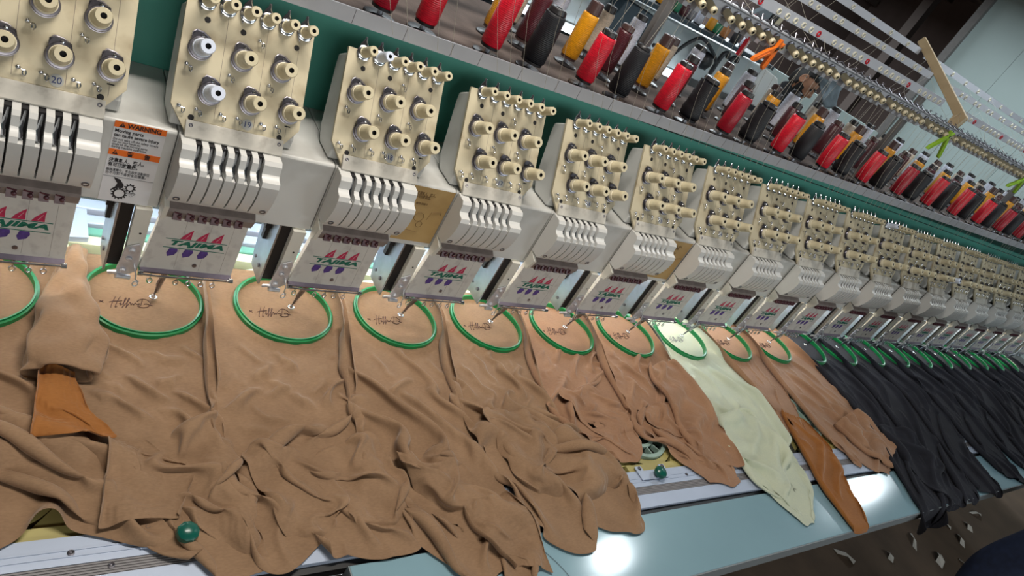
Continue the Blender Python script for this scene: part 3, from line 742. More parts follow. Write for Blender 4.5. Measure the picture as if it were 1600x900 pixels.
# ================================================================== HOOPS
def hoop_mesh(mt):
    n = 64; m = MB(); prof = [(.0978, .7865), (.0978, .8020), (.1010, .8030), (.1010, .7965), (.1014, .7965), (.1014, .7995), (.105, .7985), (.105, .784)]
    base = 0
    for i in range(n):
        a = 2 * PI * i / n
        for r, z in prof: m.v.append((r * math.cos(a), r * math.sin(a), z))
    q = len(prof)
    for i in range(n):
        j = (i + 1) % n
        for c in range(q):
            d = (c + 1) % q
            m.f.append([i * q + c, j * q + c, j * q + d, i * q + d]); m.m.append(0); m.sm.append(True)
    return m.mesh('ring', mt, (0, 0, .785))
hm = hoop_mesh(MT['hoop'])
sm_ = MB(); sm_.obox((.075, .083, .791), (.009, .010, 0), (-.006, .005, 0), (0, 0, .008)); sm_.cyl((.066, .094, .792), (.090, .075, .792), .003, n=8, m=1)
hs = sm_.mesh('hoop_screw', [MT['hoop'], MT['chrome']], (0, 0, .785))
cl_names = ['tan'] * 7 + ['pale mint'] + ['tan'] * 2 + ['black'] * 10
hoops = []
for k in range(NH):
    t = thing('embroidery_hoop', (k * P - .055, 0, .785), 'round green hoop clamping the ' + cl_names[k] + ' garment under the ' + ords[k] + ' head from the left', 'hoop', 'green hoops under the heads')
    link('ring', hm, t); link('hoop_screw', hs, t)
    hoops.append(t)

def catm3(p, n=6):
    p = [tuple(q) for q in p]; p = [p[0]] + p + [p[-1]]; out = []
    for i in range(1, len(p) - 2):
        for j in range(n):
            t = j / n
            out.append(tuple(.5 * (2 * p[i][c] + (p[i + 1][c] - p[i - 1][c]) * t + (2 * p[i - 1][c] - 5 * p[i][c] + 4 * p[i + 1][c] - p[i + 2][c]) * t * t + (3 * p[i][c] - p[i - 1][c] - 3 * p[i + 1][c] + p[i + 2][c]) * t ** 3) for c in range(3)))
    out.append(p[-2]); return out
# ================================================================== GARMENTS (cloth settled by a small position based solver)
def resample(pts, n):
    p = np.array(pts, float); d = np.r_[0, np.cumsum(np.linalg.norm(np.diff(p, axis=0), axis=1))]
    # smooth through control points
    t = np.linspace(0, d[-1], n)
    q = np.stack([np.interp(t, d, p[:, i]) for i in range(p.shape[1])], 1)
    for _ in range(max(2, n // 14)):
        q[1:-1] = 0.25 * q[:-2] + 0.5 * q[1:-1] + 0.25 * q[2:]
    return q
def floor_h(x, y):
    z = np.full(x.shape, 0.7862)
    kx = np.round((x + .055) / P) * P - .055
    r = np.sqrt((x - kx) ** 2 + y ** 2)
    z = z + .0065 * np.exp(-((r - .1085) / .0065) ** 2)
    z = np.where(y < -0.752, 0.2, z)
    return z
def sim(foot, NU, NV, steps=110, relax=3, extra=None, BEND=((2, .24), (4, .09))):
    """foot: list of dict(L, R, fw, fl, hoop, seed, hem)"""
    B = len(foot)
    P0 = np.zeros((B, NV, NU, 3)); pin = np.zeros((B, NV, NU)); zt = np.zeros((B, NV, NU))
    RH = np.zeros((B, NV, NU)); RV = np.zeros((B, NV, NU))
    u = np.linspace(0, 1, NU); v = np.linspace(0, 1, NV)
    for b, f in enumerate(foot):
        r = np.random.default_rng(f['seed'])
        L = resample(f['L'], NV); R = resample(f['R'], NV)
        xy = L[:, None, :] * (1 - u)[None, :, None] + R[:, None, :] * u[None, :, None]
        hemw = f.get('hem', 0.0)
        if hemw:
            ph = r.uniform(0, 1, 3)
            hv = np.sin(2 * PI * (1.3 * u + ph[0])) + .6 * np.sin(2 * PI * (2.7 * u + ph[1])) + .35 * np.sin(2 * PI * (5.1 * u + ph[2]))
            xy = xy.copy(); xy[..., 1] -= hemw * hv[None, :] * np.sin(PI * u)[None, :] ** .6 * np.clip((v[:, None] - .6) / .4, 0, 1) ** 2
        z = np.zeros((NV, NU))
        sx, sy = xy[..., 0], xy[..., 1]
        for _ in range(16):
            fx = r.uniform(9, 20); fy = r.uniform(1.5, 6); a = r.uniform(.2, 1.0) * .010
            sl = f.get('slant', 0.0)
            z += a * np.sin(2 * PI * (fx * (sx - sl * sy) / 1.6 + fy * sy / 2 + r.uniform(0, 1)))
        for _ in range(8):
            fx = r.uniform(2, 8); fy = r.uniform(7, 16)
            z += .016 * np.sin(2 * PI * (fx * sx / 1.5 + fy * sy / 1.5 + r.uniform(0, 1))) * np.clip((v[:, None] - f.get('crump', .62)) / .2, 0, 1)
        base = np.full((NV, NU), .7885)
        if extra is not None: base = extra(sx, sy) + .004
        # raised sides between the hoops
        ridge = f.get('ridge', .038)
        side = np.exp(-(u / .11) ** 2) + np.exp(-((1 - u) / .11) ** 2)
        vy = np.exp(-((sy - .0) / .13) ** 2)
        prof = base + ridge * side[None, :] * vy + f.get('over', .012) * np.exp(-(u / .06) ** 2)[None, :]
        P0[b, :, :, :2] = xy; P0[b, :, :, 2] = prof + np.abs(z) + .004
        w = np.linalg.norm(np.diff(xy, axis=1), axis=2); w = np.concatenate([w, w[:, -1:]], 1)
        h = np.linalg.norm(np.diff(xy, axis=0), axis=2); h = np.concatenate([h, h[-1:]], 0)
        fwv = np.interp(v, f.get('fwv', [0, .2, .45, 1]), f['fw'])[:, None]
        flv = np.interp(v, f.get('flv', [0, .5, .70, 1]), f['fl'])[:, None] * np.ones((1, NU))
        flv = 1 + (flv - 1) * (.35 + .65 * np.sin(PI * u) ** .5)[None, :]
        RH[b] = w * fwv; RV[b] = h * flv
        pin[b, :, 0] = 1; pin[b, :, -1] = 1; pin[b, 0, :] = 1
        if f.get('hoop'):
            hx, hy, hr = f['hoop']
            inside = (sx - hx) ** 2 + (sy - hy) ** 2 < hr ** 2
            pin[b][inside] = 2
            P0[b, :, :, 2] = np.where(inside, .7885, P0[b, :, :, 2])
        zt[b] = prof
    X = P0.copy(); V = np.zeros_like(X)
    mob = np.where(pin > 0, 0.0, 1.0)             # xy mobility
    mobz = np.where(pin == 2, 0.0, 1.0)
    W3 = np.stack([mob, mob, mobz], -1)
    anchor = X.copy()
    def con(sa, sb, rest, k):
        A = X[sa]; Bq = X[sb]
        d = Bq - A; l = np.sqrt((d * d).sum(-1)) + 1e-9
        c = (k * .5 * (l - rest) / l)[..., None] * d
        X[sa] = A + c * W3[sa]; X[sb] = Bq - c * W3[sb]
    S = slice
    def lines(axis, off):
        n = NU if axis == 2 else NV
        out = []
        for st in range(2 * off):
            if st % (2 * off) >= off: continue
        return out
    HD = np.sqrt(RH[:, :-1, :-1] ** 2 + RV[:, :-1, :-1] ** 2)
    bend = [f.get('bend', .16) for f in foot]
    kb = np.array(bend)[:, None, None]
    for it in range(steps):
        V *= .92; V[..., 2] -= .0007
        Xo = X.copy()
        X = X + V * W3
        for q in range(relax):
            for o in (0, 1):      # along u
                a = (S(None), S(None), S(o, NU - 1, 2)); bb = (S(None), S(None), S(o + 1, NU, 2))
                n = X[bb].shape[2]; a = (S(None), S(None), S(o, o + 2 * n - 1, 2))
                con(a, bb, RH[a], 1.0)
            for o in (0, 1):
                bb = (S(None), S(o + 1, NV, 2)); n = X[bb].shape[1]; a = (S(None), S(o, o + 2 * n - 1, 2))
                con(a, bb, RV[a], 1.0)
            for o in (0, 1):      # shear
                for p2 in (0, 1):
                    ra = S(o, NV - 1, 2); rb = S(o + 1, NV, 2)
                    n = len(range(o + 1, NV, 2)); ra = S(o, o + 2 * n - 1, 2)
                    if p2 == 0:
                        con((S(None), ra, S(0, NU - 1)), (S(None), rb, S(1, NU)), HD[:, ra], .25)
                    else:
                        con((S(None), ra, S(1, NU)), (S(None), rb, S(0, NU - 1)), HD[:, ra], .25)
            for sp_, kk in BEND:    # bend
                for o in range(2 * sp_):
                    cols = np.arange(o, NU - sp_, 2 * sp_)
                    if len(cols):
                        a = (S(None), S(None), S(o, cols[-1] + 1, 2 * sp_)); bb = (S(None), S(None), S(o + sp_, cols[-1] + sp_ + 1, 2 * sp_)); con(a, bb, sp_ * RH[a] * .985, kk)
                    rows = np.arange(o, NV - sp_, 2 * sp_)
                    if len(rows):
                        a = (S(None), S(o, rows[-1] + 1, 2 * sp_)); bb = (S(None), S(o + sp_, rows[-1] + sp_ + 1, 2 * sp_)); con(a, bb, sp_ * RV[a] * .985, kk)
            # collisions
            fl = floor_h(X[..., 0], X[..., 1]) if extra is None else np.where(X[..., 1] < -.752, floor_h(X[..., 0], X[..., 1]), extra(X[..., 0], X[..., 1]))
            low = X[..., 2] < fl
            X[..., 2] = np.where(low, fl, X[..., 2])
            X[..., :2] = np.where(low[..., None], X[..., :2] * .5 + Xo[..., :2] * .5, X[..., :2])
            mz = np.array([f.get('zmax', .085) for f in foot])[:, None, None]
            X[..., 2] = np.minimum(X[..., 2], .7835 + mz)
            # keep raised sides near their profile
            e = (mob == 0) & (mobz == 1)
            X[..., 2] = np.where(e, X[..., 2] * .9 + zt * .1, X[..., 2])
        V = X - Xo
        sp = np.sqrt((V ** 2).sum(-1, keepdims=True)); V *= np.minimum(1, .012 / (sp + 1e-9))
    return X
def grid_mesh(name, G, mt, org, closed=False):
    nv, nu = G.shape[:2]
    me = bpy.data.meshes.new(name)
    idx = np.arange(nv * nu).reshape(nv, nu)
    f = np.stack([idx[:-1, :-1], idx[1:, :-1], idx[1:, 1:], idx[:-1, 1:]], -1).reshape(-1, 4)
    me.from_pydata((G.reshape(-1, 3) - np.array(org)).tolist(), [], f.tolist())
    me.materials.append(mt)
    me.polygons.foreach_set('use_smooth', [True] * len(f))
    me.update()
    return me
def cloth_mods(o, lv=2, th=.0016):
    m = o.modifiers.new('thickness', 'SOLIDIFY'); m.thickness = th; m.offset = -1
    if lv:
        s = o.modifiers.new('smooth', 'SUBSURF'); s.levels = lv; s.render_levels = lv

# boundary curves between neighbouring garments on the bed (x, y)
BND = {
 0: [(-.19, .13), (-.19, 0), (-.20, -.25), (-.2, -.42)],
 1: [(.08, .13), (.088, .04), (.075, -.07), (.085, -.2), (.13, -.33), (.19, -.42), (.225, -.47)],
 2: [(.35, .13), (.335, .049), (.328, -.055), (.320, -.158), (.308, -.281), (.311, -.363), (.327, -.535)],
 3: [(.62, .13), (.627, .035), (.603, -.11), (.570, -.288), (.562, -.381), (.590, -.515)],
 4: [(.89, .13), (.89, .017), (.849, -.14), (.822, -.295), (.822, -.398), (.850, -.52)],
 5: [(1.16, .13), (1.152, .017), (1.111, -.131), (1.085, -.302), (1.13, -.40), (1.185, -.47)],
 6: [(1.43, .13), (1.42, .028), (1.375, -.17), (1.36, -.265), (1.325, -.35), (1.325, -.41)],
 7: [(1.70, .13), (1.69, .048), (1.675, -.1), (1.656, -.259), (1.62, -.4), (1.600, -.515)],
 8: [(1.97, .13), (1.975, .036), (2.0, -.1), (2.03, -.207), (1.98, -.421), (1.86, -.63)],
 9: [(2.24, .13), (2.255, .02), (2.245, -.12), (2.20, -.3), (2.15, -.42)],
 10: [(2.51, .13), (2.535, .02), (2.585, -.15), (2.60, -.303), (2.60, -.42), (2.585, -.50)],
}
def edit(c, tail, n): return c[:n] + tail
foots = []
def add(k, L, R, **kw):
    d = dict(L=L, R=R, fw=(1.0, 1.10, 1.24, 1.30), fl=(1.0, 1.03, 1.60, 1.70), hoop=(k * P - .055, 0, .0975), seed=10 + k)
    d.update(kw); d['L'] = [(x - kw.get('shift', .016 if k else 0), y) for x, y in d['L']]; foots.append(d)
add(0, BND[0], BND[1], fw=(1, 1.08, 1.2, 1.26), hem=.014)
add(1, edit(BND[1], [(.085, -.2), (.11, -.33), (.15, -.43), (.19, -.470)], 3), edit(BND[2], [(.318, -.45), (.335, -.545)], 6), fw=(1, 1.08, 1.2, 1.28), hem=.016)
add(2, BND[2], edit(BND[3], [(.565, -.43), (.60, -.525)], 5), fw=(1, 1.1, 1.22, 1.3), hem=.02)
add(3, edit(BND[3], [(.565, -.43), (.61, -.525)], 5), edit(BND[4], [(.822, -.42), (.84, -.56), (.80, -.665)], 5), hem=.014, fw=(1, 1.12, 1.36, 1.5))
add(4, edit(BND[4], [(.825, -.43), (.865, -.52)], 5), edit(BND[5], [(1.14, -.40), (1.165, -.49), (1.15, -.595)], 4), hem=.018, fw=(1, 1.12, 1.36, 1.5))
add(5, edit(BND[5], [(1.13, -.37), (1.20, -.43)], 4), edit(BND[6], [(1.325, -.33), (1.315, -.375)], 4))
add(6, edit(BND[6], [(1.345, -.36), (1.44, -.465)], 4), BND[7], fw=(1, 1.12, 1.36, 1.4))
add(7, edit(BND[7], [(1.64, -.4), (1.64, -.54), (1.70, -.662)], 4), edit(BND[8], [(1.97, -.421), (1.90, -.58), (1.80, -.672)], 4), fw=(1, 1.12, 1.34, 1.42), fl=(1, 1.04, 1.22, 1.34), shift=-.012, over=0)
add(8, [(1.97, .13), (1.98, .036), (2.01, -.1), (2.045, -.207), (2.05, -.33), (2.02, -.40)], edit(BND[9], [(2.185, -.3), (2.13, -.40)], 3), slant=.2, fl=(1, 1.03, 1.12, 1.2))
add(9, edit(BND[9], [(2.235, -.28), (2.225, -.40), (2.26, -.535)], 3), edit(BND[10], [(2.60, -.42), (2.57, -.505), (2.44, -.575)], 4), hem=.012, slant=.2, fl=(1, 1.03, 1.16, 1.3))
def blk(k, shift, tl, tr, **kw):
    o = (k - 10) * P
    add(k, [(2.52 + o, .13), (2.55 + o, .02), (2.61 + o, -.15), (2.605 + o, -.31)] + tl, [(2.79 + o, .13), (2.82 + o, .02), (2.88 + o, -.15), (2.875 + o, -.31)] + tr, slant=.25, fw=(1, 1.2, 1.42, 1.5), fl=(1.0, 1.02, 1.08, 1.16), **kw)
blk(10, 0, [(2.53, -.52), (2.42, -.70), (2.385, -.80)], [(2.75, -.52), (2.62, -.70), (2.55, -.80)])
blk(11, 0, [(2.75, -.52), (2.66, -.66), (2.64, -.74)], [(3.02, -.52), (2.94, -.66), (2.88, -.745)], )
blk(12, 0, [(3.03, -.50), (2.98, -.62), (2.97, -.72)], [(3.27, -.48), (3.17, -.62), (3.14, -.762)], )
blk(13, 0, [(3.33, -.48), (3.32, -.58), (3.33, -.68)], [(3.56, -.50), (3.50, -.64), (3.46, -.745)], )
NU, NV = 46, 66
CL = sim(foots, NU, NV)

# heightmap of the settled garments, used as floor for the sleeves lying on them
HX0, HY0, HC = -.4, -.82, .008
HN = (int(4.4 / HC), int(1.0 / HC))
hmap = np.full(HN, .70)
G = CL
for _ in range(2):
    gm = np.concatenate([G.reshape(-1, 3), ((G[:, 1:, :] + G[:, :-1, :]) / 2).reshape(-1, 3), ((G[:, :, 1:] + G[:, :, :-1]) / 2).reshape(-1, 3)])
ix = np.clip(((gm[:, 0] - HX0) / HC).astype(int), 0, HN[0] - 1); iy = np.clip(((gm[:, 1] - HY0) / HC).astype(int), 0, HN[1] - 1)
np.maximum.at(hmap, (ix, iy), gm[:, 2])
hs1 = hmap.copy()
for dx in (-1, 0, 1):
    for dy in (-1, 0, 1): hs1 = np.maximum(hs1, np.roll(np.roll(hmap, dx, 0), dy, 1))
for _ in range(2): hs1 = (hs1 + np.roll(hs1, 1, 0) + np.roll(hs1, -1, 0) + np.roll(hs1, 1, 1) + np.roll(hs1, -1, 1)) / 5
def extra(x, y):
    i = np.clip(((x - HX0) / HC).astype(int), 0, HN[0] - 1); j = np.clip(((y - HY0) / HC).astype(int), 0, HN[1] - 1)
    return np.maximum(hs1[i, j] - .002, floor_h(x, y))

sl = []
def sleeve(L, R, **kw):
    d = dict(L=L, R=R, fw=(1.35, 1.35, 1.35, 1.3), fl=(1.05, 1.1, 1.15, 1.15), seed=50 + len(sl), ridge=0, crump=.2, zmax=.13)
    d.update(kw); sl.append(d)
sleeve([(.082, .06), (.055, -.04), (.032, -.12), (.030, -.205)], [(.115, .06), (.135, -.03), (.165, -.10), (.125, -.235)], fw=(1.5, 1.4, 1.35, 1.3))                 # 0 sleeve of garment 0
sleeve([(.048, -.185), (.043, -.26), (.036, -.335)], [(.095, -.195), (.108, -.27), (.150, -.325)], fw=(1.25, 1.2, 1.2, 1.2), top=.03)        # 1 rust lining
sleeve([(.135, -.33), (.130, -.40), (.115, -.485)], [(.19, -.33), (.255, -.40), (.215, -.475)], fw=(1.1, 1.1, 1.15, 1.15), fl=(1.05, 1.05, 1.05, 1.05))        # 2 flap
sleeve([(.60, -.40), (.62, -.46), (.66, -.56)], [(.70, -.385), (.78, -.46), (.80, -.58)], fw=(1.5, 1.4, 1.35, 1.3), fl=(1.5, 1.5, 1.4, 1.2), bury=1)      # 3 crumple on garment 3
sleeve([(.70, -.53), (.72, -.60), (.765, -.655)], [(.82, -.50), (.845, -.58), (.845, -.68)], fw=(1.35, 1.35, 1.3, 1.2), fl=(1.05, 1.05, 1.05, 1.05))        # 4 tail of garment 3
sleeve([(.90, -.36), (.92, -.44), (1.0, -.53)], [(1.10, -.36), (1.17, -.42), (1.15, -.52)], fw=(1.4, 1.4, 1.4, 1.3), fl=(1.5, 1.5, 1.4, 1.2), bury=1)       # 5 crumple on garment 4
sleeve([(1.55, -.14), (1.50, -.3), (1.50, -.44)], [(1.69, -.12), (1.676, -.33), (1.64, -.515)], fw=(1.5, 1.45, 1.4, 1.3))                  # 6 sleeve of garment 6
sleeve([(2.07, -.32), (2.01, -.45), (1.945, -.60), (1.925, -.74)], [(2.165, -.36), (2.175, -.48), (2.09, -.62), (2.02, -.745)], fw=(1.25, 1.3, 1.35, 1.3))    # 7 rust tail of garment 8
sleeve([(2.30, -.40), (2.36, -.50), (2.44, -.575)], [(2.56, -.34), (2.60, -.45), (2.60, -.515)], fw=(1.35, 1.35, 1.3, 1.3), fl=(1.1, 1.1, 1.1, 1.1))    # 8 sleeve of garment 9
sleeve([(1.70, -.34), (1.68, -.48), (1.72, -.64)], [(1.86, -.32), (1.88, -.46), (1.82, -.655)], fw=(1.5, 1.5, 1.45, 1.3), fl=(1.4, 1.4, 1.3, 1.1), bury=1)     # 9 crumple on mint
sleeve([(2.62, -.42), (2.58, -.58), (2.60, -.73)], [(2.80, -.42), (2.82, -.58), (2.76, -.735)], fw=(1.45, 1.45, 1.45, 1.3), fl=(1.3, 1.3, 1.3, 1.2), bury=1)     # 10 crumple on black
sleeve([(.335, -.35), (.345, -.44), (.372, -.535)], [(.47, -.37), (.49, -.46), (.455, -.525)], fw=(1.4, 1.45, 1.45, 1.3), fl=(1.45, 1.45, 1.4, 1.2), bury=1)      # 11 bunch on garment 2
sleeve([(.43, -.37), (.46, -.44), (.49, -.515)], [(.585, -.34), (.60, -.43), (.605, -.51)], fw=(1.3, 1.35, 1.4, 1.3), fl=(1.6, 1.6, 1.5, 1.3), bury=1)      # 12 bunch on garment 2
sleeve([(.17, -.36), (.20, -.43), (.26, -.51)], [(.305, -.27), (.315, -.40), (.335, -.535)], fw=(1.3, 1.35, 1.4, 1.3), fl=(1.5, 1.5, 1.5, 1.3), bury=1)      # 13 folds on garment 1
sleeve([(-.15, -.22), (-.12, -.32), (-.10, -.40)], [(.10, -.30), (.14, -.38), (.16, -.455)], fw=(1.25, 1.3, 1.3, 1.3), fl=(1.5, 1.5, 1.5, 1.3), bury=1)      # 14 folds on garment 0
sleeve([(.86, -.30), (.86, -.40), (.88, -.50)], [(1.0, -.28), (1.02, -.38), (1.0, -.50)], fw=(1.4, 1.4, 1.4, 1.3), fl=(1.5, 1.5, 1.5, 1.3), bury=1)      # 15 folds on garment 4
sleeve([(1.12, -.24), (1.15, -.31), (1.2, -.39)], [(1.34, -.22), (1.33, -.29), (1.31, -.35)], fw=(1.3, 1.3, 1.3, 1.3), fl=(1.5, 1.5, 1.4, 1.3), bury=1)      # 16 folds on garment 5
sleeve([(1.38, -.30), (1.40, -.38), (1.46, -.47)], [(1.52, -.28), (1.54, -.38), (1.57, -.49)], fw=(1.4, 1.4, 1.4, 1.3), fl=(1.4, 1.4, 1.4, 1.3), bury=1)      # 17 folds on garment 6
SL = sim(sl, 26, 32, steps=80, extra=extra)
SL[1][..., 2] += .007
for b_, f_ in enumerate(sl):
    if f_.get('bury'):
        g_ = SL[b_]
        for ring, dz in ((0, .022), (1, .010), (2, .003)):
            g_[ring, ring:26 - ring, 2] -= dz; g_[31 - ring, ring:26 - ring, 2] -= dz; g_[ring + 1:31 - ring, ring, 2] -= dz; g_[ring + 1:31 - ring, 25 - ring, 2] -= dz

gl = ['tan jersey garment at the far left with a rolled cuff and rust brown lining', 'tan jersey garment second from left, smooth over the bed below sticker 19',
      'tan jersey garment third from left, hem bunched above the dark rail', 'tan jersey garment fourth from left with a tail hanging onto the teal table',
      'tan jersey garment fifth from left, crumpled with one corner pointing onto the table', 'tan jersey garment sixth from left, short and folded under the hoop',
      'tan jersey garment seventh from left, sleeve lying beside the pale mint one', 'pale mint green jersey garment, the only light coloured one',
      'tan jersey garment right of the pale mint one with a rust brown inside out sleeve', 'tan jersey garment beside the first black one, hem at the white rail']
garments = []
for k in range(14):
    mt = MT['tan'] if k < 5 else MT['tan2'] if k < 7 or k in (8, 9) else MT['cream_cloth'] if k == 7 else MT['black_cloth']
    org = (k * P - .055, -.25, .783)
    t = thing('garment', org, gl[k] if k < 10 else 'charcoal black jersey garment, ' + ('first', 'second', 'third', 'fourth')[k - 10] + ' black one from the left', 'garment', 'garments clamped in the hoops')
    b = link('body', grid_mesh('body', CL[k], mt, org), t); cloth_mods(b, 2 if k < 9 else 1)
    garments.append(t)
def roll(path, hw, hh, n, seed):
    """soft open ended tube of cloth: path points, half widths, half heights"""
    r = np.random.default_rng(seed); NP = 60; pth = resample([p[:2] + (p[2],) for p in path], NP); t = np.linspace(0, 1, NP)
    W = np.interp(t, np.linspace(0, 1, len(hw)), hw); Hh = np.interp(t, np.linspace(0, 1, len(hh)), hh)
    out = np.zeros((NP + 4, n + 1, 3))
    d = np.gradient(pth[:, :2], axis=0); d /= np.linalg.norm(d, axis=1)[:, None] + 1e-9
    for i in range(NP + 4):
        q = min(i, NP - 1); s_ = 1 - .10 * max(0, i - NP + 1)       # cuff folded inwards at the end
        back = max(0, i - NP) * .022
        for j in range(n + 1):
            a = 2 * PI * j / n
            wob = 1 + .13 * math.sin(3 * a + 6 * t[q] + seed) + .10 * math.sin(5 * a - 13 * t[q]) + .08 * math.sin(4 * a + 19 * t[q]) + .10 * math.sin(2 * a + 24 * t[q] + 1) * (1 - .6 * t[q]) + .06 * math.sin(3 * a - 33 * t[q])
            lx = W[q] * s_ * math.copysign(abs(math.cos(a)) ** .8, math.cos(a)) * wob; lz = Hh[q] * s_ * math.sin(a) * wob
            out[i, j] = (pth[q, 0] - d[q, 1] * lx - d[q, 0] * back, pth[q, 1] + d[q, 0] * lx - d[q, 1] * back, pth[q, 2] + lz)
    return out
def put(i, k, name, mt, lab=None):
    t = garments[k]; o = link(name, grid_mesh(name, SL[i], MT[mt], t.location), t, label=lab); cloth_mods(o, 2)
o = link('sleeve', grid_mesh('sleeve', roll([(.108, .12, .797), (.098, .05, .806), (.090, -.03, .809), (.085, -.11, .808), (.076, -.205, .807)], [.014, .021, .034, .050, .050], [.014, .018, .021, .021, .018], 28, 3), MT['tan'], garments[0].location), garments[0]); cloth_mods(o, 2, .003)
put(1, 0, 'sleeve_lining', 'inside', 'rust brown lining'); put(2, 0, 'hem_flap', 'tan')
put(3, 3, 'sleeve', 'tan'); put(4, 3, 'hem_tail', 'tan'); put(5, 4, 'sleeve', 'tan'); put(6, 6, 'sleeve', 'tan2')
for i_, k_ in ((11, 2), (12, 2), (13, 1), (14, 0), (15, 4)): put(i_, k_, 'bunched_fold', 'tan')
for i_, k_ in ((16, 5), (17, 6)): put(i_, k_, 'bunched_fold', 'tan2')
put(7, 8, 'sleeve', 'inside', 'rust brown inside out sleeve'); put(8, 9, 'sleeve', 'tan2'); put(9, 7, 'sleeve', 'cream_cloth'); put(10, 11, 'sleeve', 'black_cloth')
for k in range(14, NH):
    c = clone(garments[11 + k % 3]); c.location.x = k * P - .055
    for ch in list(c.children):
        if ch.name.startswith('sleeve'): bpy.data.objects.remove(ch)
    c['label'] = 'charcoal black jersey garment, ' + ords[k - 10] + ' black one from the left'
    garments.append(c)

# embroidered signature inside the visible hoops
strokes = [
 [(-.004, .000), (.004, .006)], [(-.003, .006), (.004, -.001)],
 [(.018, -.016), (.020, -.006), (.026, .012), (.030, .022)], [(.016, .002), (.024, .006), (.036, .008), (.043, .010)], [(.040, .024), (.034, .010), (.029, -.006), (.027, -.014), (.031, -.012)],
 [(.036, -.002), (.040, .002), (.038, -.005), (.043, -.002)],
 [(.043, -.002), (.050, .012), (.052, .020), (.049, .016), (.044, -.006), (.041, -.014), (.045, -.008), (.050, .000)],
 [(.050, .000), (.057, .012), (.059, .020), (.056, .016), (.051, -.006), (.049, -.013), (.053, -.006), (.056, .000)],
 [(.056, .000), (.059, .006), (.060, -.003), (.063, .002), (.066, -.002), (.069, .004), (.073, .001), (.079, .003)],
 [(.086, .018), (.082, .002), (.078, -.008)], [(.074, .010), (.084, .020), (.096, .018), (.102, .006), (.096, -.006), (.084, -.010), (.074, -.006), (.078, -.001)],
 [(.088, .002), (.094, .004), (.100, .000), (.106, -.001)],
]
def catm(p, n=5):
    p = [p[0]] + list(p) + [p[-1]]; out = []
    for i in range(1, len(p) - 2):
        for j in range(n):
            t = j / n
            out.append(tuple(.5 * (2 * p[i][c] + (p[i + 1][c] - p[i - 1][c]) * t + (2 * p[i - 1][c] - 5 * p[i][c] + 4 * p[i + 1][c] - p[i + 2][c]) * t * t + (3 * p[i][c] - p[i - 1][c] - 3 * p[i + 1][c] + p[i + 2][c]) * t ** 3) for c in (0, 1)))
    out.append(p[-2]); return out
m = MB()
for s in strokes: m.tube([(x * .80 - .126, y * .8 - .012, .7892) for x, y in catm(s)], .00062, 5)
for k in range(0, 10):
    sme = m.mesh('stitched_signature', MT['stitch'] if k != 7 else MT['grey'], garments[k].location - Vector((k * P, 0, 0)))
    link('stitched_signature', sme, garments[k])
# ================================================================== THREAD RACK
SLP = .016
def zsh(x): return 1.414 + SLP * (x - 1.1)
st = thing('thread_stand', (1.1, .3, 1.40), 'long dusty thread stand shelf with grey lip above the sewing heads', 'thread stand')
st.rotation_euler = (0, -math.atan(SLP), 0)
m = MB(); m.box(-2.2, 4.5, -.195, .30, .002, .014); link('shelf_board', m.mesh('shelf_board', MT['shelf']), st)
m = MB(); m.box(-2.2, 4.5, -.2, -.195, .0, .0275)
link('front_lip', m.mesh('front_lip', MT['lip']), st)
tk = MB(); tk.box(-.0004, .0004, -.2006, -.2, .001, .0268); tkm = tk.mesh('lip_joint', MT['railgroove'])
for i in range(46): link('lip_joint', tkm, st, (-.66 + i * .0915 + (i % 3) * .012, 0, 0))
pin = MB(); pin.cyl((0, 0, .014), (0, 0, .040), .006, .0045, 10); pinm = pin.mesh('spool_pin', MT['pin'])
pad = MB(); pad.lathe((0, 0, .014), (0, 0, 1), [(0, .031), (.003, .031), (.0045, .028), (.0045, .0001)], 20); padm = pad.mesh('spool_pad', MT['core'])
for x in (1.20, 2.47, 3.74):
    m = MB(); m.box(x - 1.1 - .0125, x - 1.1 + .0125, -.09, -.07, .014, .375); m.box(x - 1.1 - .03, x - 1.1 + .03, -.10, -.06, .014, .018)
    bevel(link('post', m.mesh('post', MT['postm']), st), .003)

def spool_meshes(col, r0, r1, h, core, caph, hairy=0):
    prof = [(0, r0 * .93), (.003, r0), (h * .5, (r0 + r1) / 2 * 1.02), (h - .006, r1), (h - .001, r1 * .93), (h, r1 * .6)]
    if hairy:
        rr = np.random.default_rng(hairy)
        prof = [(0, r0 * .8)] + [(h * t, (r0 + (r1 - r0) * t) * (1 + rr.uniform(-.06, .05))) for t in np.linspace(.03, .97, 14)] + [(h, r1 * .6)]
    m = MB(); m.lathe((0, 0, 0), (0, 0, 1), prof, 28)
    w = m.mesh('thread_winding', MT[col], sharp=70)
    m = MB(); m.lathe((0, 0, -.006), (0, 0, 1), [(0, r0 * .9), (.0055, r0 * .9), (.006, .008)], 20)
    b_ = m.mesh('spool_base', MT[core])
    m = MB(); m.lathe((0, 0, h), (0, 0, 1), [(-.002, r1 * .62), (.001, r1 * .86), (caph - .002, r1 * .80), (caph, r1 * .70), (caph, r1 * .34), (caph - .01, r1 * .3), (caph - .01, .0001)], 20)
    c = m.mesh('spool_cap', MT[core])
    return w, c, b_
